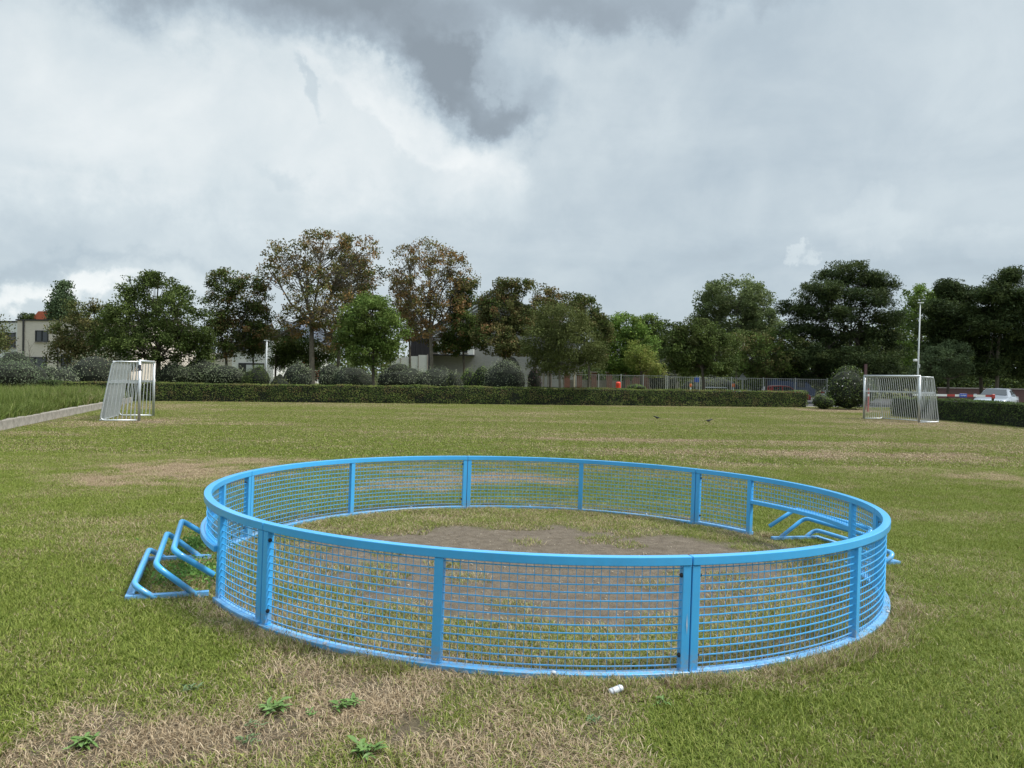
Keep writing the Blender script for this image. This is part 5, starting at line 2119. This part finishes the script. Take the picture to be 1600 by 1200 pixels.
def bird(label, px, py, ang):
    p = ground_at(px, py)
    r = thing('blackbird', label, 'bird', (p.x, p.y, p.z), ang, 'black birds feeding on the grass')
    # one continuous lofted body: beak side +x, tail -x
    secs = [(.125, .135, .004), (.115, .140, .016), (.095, .145, .024), (.070, .140, .025), (.045, .118, .034), (.0, .098, .044), (-.05, .092, .040), (-.09, .094, .024), (-.12, .098, .013), (-.19, .104, .012), (-.20, .105, .004)]
    m = MB()
    n = 10
    for x, z, rr_ in secs:
        fl = .45 if x < -.1 else 1.0
        for j in range(n):
            a = 2 * math.pi * j / n
            m.v.append((x, math.cos(a) * rr_ * (1.3 if x < -.1 else .95), z + math.sin(a) * rr_ * fl))
    for i in range(len(secs) - 1):
        for j in range(n):
            m.f.append((i * n + j, i * n + (j + 1) % n, (i + 1) * n + (j + 1) % n, (i + 1) * n + j))
    m.f.append(tuple(reversed(range(n))))
    m.f.append(tuple((len(secs) - 1) * n + j for j in range(n)))
    m.build('body', M_bird, r, smooth=True)
    MB().tube([(.122, 0, .137), (.155, 0, .130)], [.007, .002], 6).build('beak', M_beak, r)
    for sy in (-.016, .016):
        MB().tube([(-.01, sy, .07), (.0, sy, .03), (-.005, sy, 0), (.025, sy, 0)], .004, 5).build('leg', M_beak, r)
    for sy in (-1, 1):
        w_ = MB()
        w_.tube([(.04, sy * .034, .115), (-.04, sy * .040, .105), (-.13, sy * .018, .102)], [.012, .020, .005], 6)
        w_.build('wing', M_bird, r, smooth=True)
    return r


bird('black bird on the grass left of the other one', 1026, 656, rad(170))
bird('black bird on the grass right of the other one', 1108, 661, rad(10))

p = ground_at(962, 1085)
cn = thing('drink_can', 'crumpled white can lying on the grass before the cage', 'can', (p.x, p.y, p.z + .022), rad(22))
cn.scale = (.85, .85, .85)
cn.rotation_euler = (rad(4), rad(-12), rad(22))
M_can = mat('white_can', (.58, .61, .65), .35, var=.12, scale=30)
MB().lathe([(.010, -.045), (.019, -.042), (.022, -.034), (.0205, -.01), (.0215, .012), (.022, .034), (.018, .042), (.016, .046)], 16, axis='x').build('body', M_can, cn, smooth=True)
for i, x in enumerate((-.022, -.012, .004, .014, .022)):
    MB().tube([(x - .005, 0, 0), (x + .005, 0, 0)], .0224, 16, cap=False).build('print_band', mat('grey_print', (.30, .33, .38), .5), cn) if i in (0, 4) else None
M_lab = mat('grey_blue_lettering', (.20, .24, .32), .5)
for i in range(6):
    a = rad(200 + i * 28)
    MB().box((-.004 + .007 * (i % 3), math.cos(a) * .0222, -math.sin(a) * .0222 * -1), (.006, .006, .003)).build('print_mark', M_lab, cn)

M_weed = mat('weed_leaf', (.10, .18, .04), .55, var=.3, scale=15, spec=.4)
M_weed2 = mat('grey_weed_leaf', (.09, .145, .05), .6, var=.2, scale=15)


def leaf_mesh(name, L_, w_, mt):
    m = MB()
    prof = [(0, .12), (.18, .35), (.42, 1.0), (.7, .85), (.9, .4), (1, .02)]
    vs = []
    for f, ww in prof:
        z = L_ * (.42 * f - .45 * f * f) + .004
        x = L_ * f
        vs.append([(x, -w_ * ww / 2, z + .004 * ww), (x, 0, z), (x, w_ * ww / 2, z + .004 * ww)])
    for a_, b2 in zip(vs[:-1], vs[1:]):
        m.poly([a_[0], b2[0], b2[1], a_[1]])
        m.poly([a_[1], b2[1], b2[2], a_[2]])
    me = m.mesh(name, smooth=True)
    me.materials.append(mt)
    return me


LM = leaf_mesh('leaf', .070, .020, M_weed)
LM2 = leaf_mesh('leaf', .050, .014, M_weed2)
for px, py, n, sc, me_, lab in (
        (130, 1168, 15, 1.0, LM, 'broad leaved weed rosette in the bottom left corner'),
        (300, 1082, 13, .95, LM2, 'greyish weed rosette where green turf meets dry ground'),
        (427, 1115, 17, 1.05, LM, 'dark green weed rosette left of the elongated one'),
        (530, 1110, 13, .95, LM, 'left half of the elongated bright weed clump'),
        (551, 1103, 13, .95, LM, 'right half of the elongated bright weed clump'),
        (568, 1182, 18, 1.0, LM, 'weed rosette cut close to the bottom edge'),
        (395, 1140, 9, .7, LM2, 'little weed under the dark green rosette'),
        (385, 1166, 11, .9, LM2, 'flat dull green weed between the corner and bottom ones'),
        (925, 1132, 9, .8, LM2, 'lone greyish weed below the white can'),
        (1035, 1102, 7, .7, LM, 'small upright weed right of the white can'),
        (484, 1122, 6, .6, LM, 'tiny weed between dark rosette and elongated clump')):
    p = ground_at(px, py)
    r = thing('plantain_weed', lab, 'weed', (p.x, p.y, p.z + .004), 0, 'weeds in the dry foreground')
    n = int(n * 2.6)
    for i in range(n):
        o = link('leaf', me_, None, r)
        s_ = sc * .82 * random.uniform(.45, 1.25)
        o.scale = (s_, s_ * random.uniform(.8, 1.2), s_)
        o.rotation_euler = (random.uniform(-.3, .3), random.uniform(-.55, .12), 2 * math.pi * i / n * 2.4 + random.uniform(-.3, .3))
        o.location = (random.gauss(0, .022) * sc, random.gauss(0, .022) * sc, random.uniform(.004, .020))

rng = np.random.default_rng(55)
m = MB()
for i in range(900):
    a, r_ = rng.random() * 6.283, 2.5 * rng.random() ** .5
    x, y = RC[0] + r_ * math.cos(a), RC[1] + r_ * math.sin(a)
    z = float(gz(x, y))
    q = rng.random() * 3.14
    if i % 3:
        sz = .004 + .008 * rng.random() ** 2
        m.box((x, y, z + sz * .3), (sz * 1.5, sz, sz * .9), q)
    else:
        ln = .02 + .04 * rng.random()
        m.box((x, y, z + .004), (ln, .003, .003), q)
tag(m.build('ground_litter', mat('pebbles_and_straw', (.34, .29, .22), .9, var=.5, scale=3)), 'small pebbles and dry straw bits on the bare soil in the cage', 'pebbles', kind='stuff')

# leafy weeds growing through the left goal hoops
for px, py, lab in ((325, 860, 'dark green weed clump behind the left goal hoops'), (318, 905, 'dark green weed clump at the foot of the left goal post')):
    p = ground_at(px, py)
    rng = np.random.default_rng(int(px))
    n = 1100
    C = rng.normal(size=(n, 3)) * [.13, .15, .04] + [0, 0, .05]
    C[:, 2] = np.abs(C[:, 2])
    ids = rng.integers(0, 12, n)
    o = link('weed_clump', leaves_mesh('weed_clump', C, .034, palette([(.05, .10, .025), (.07, .13, .03)], n, rng, .3, ids), rng, .6, .5))
    o.location = (p.x - .08, p.y, p.z)
    tag(o, lab, 'weed')
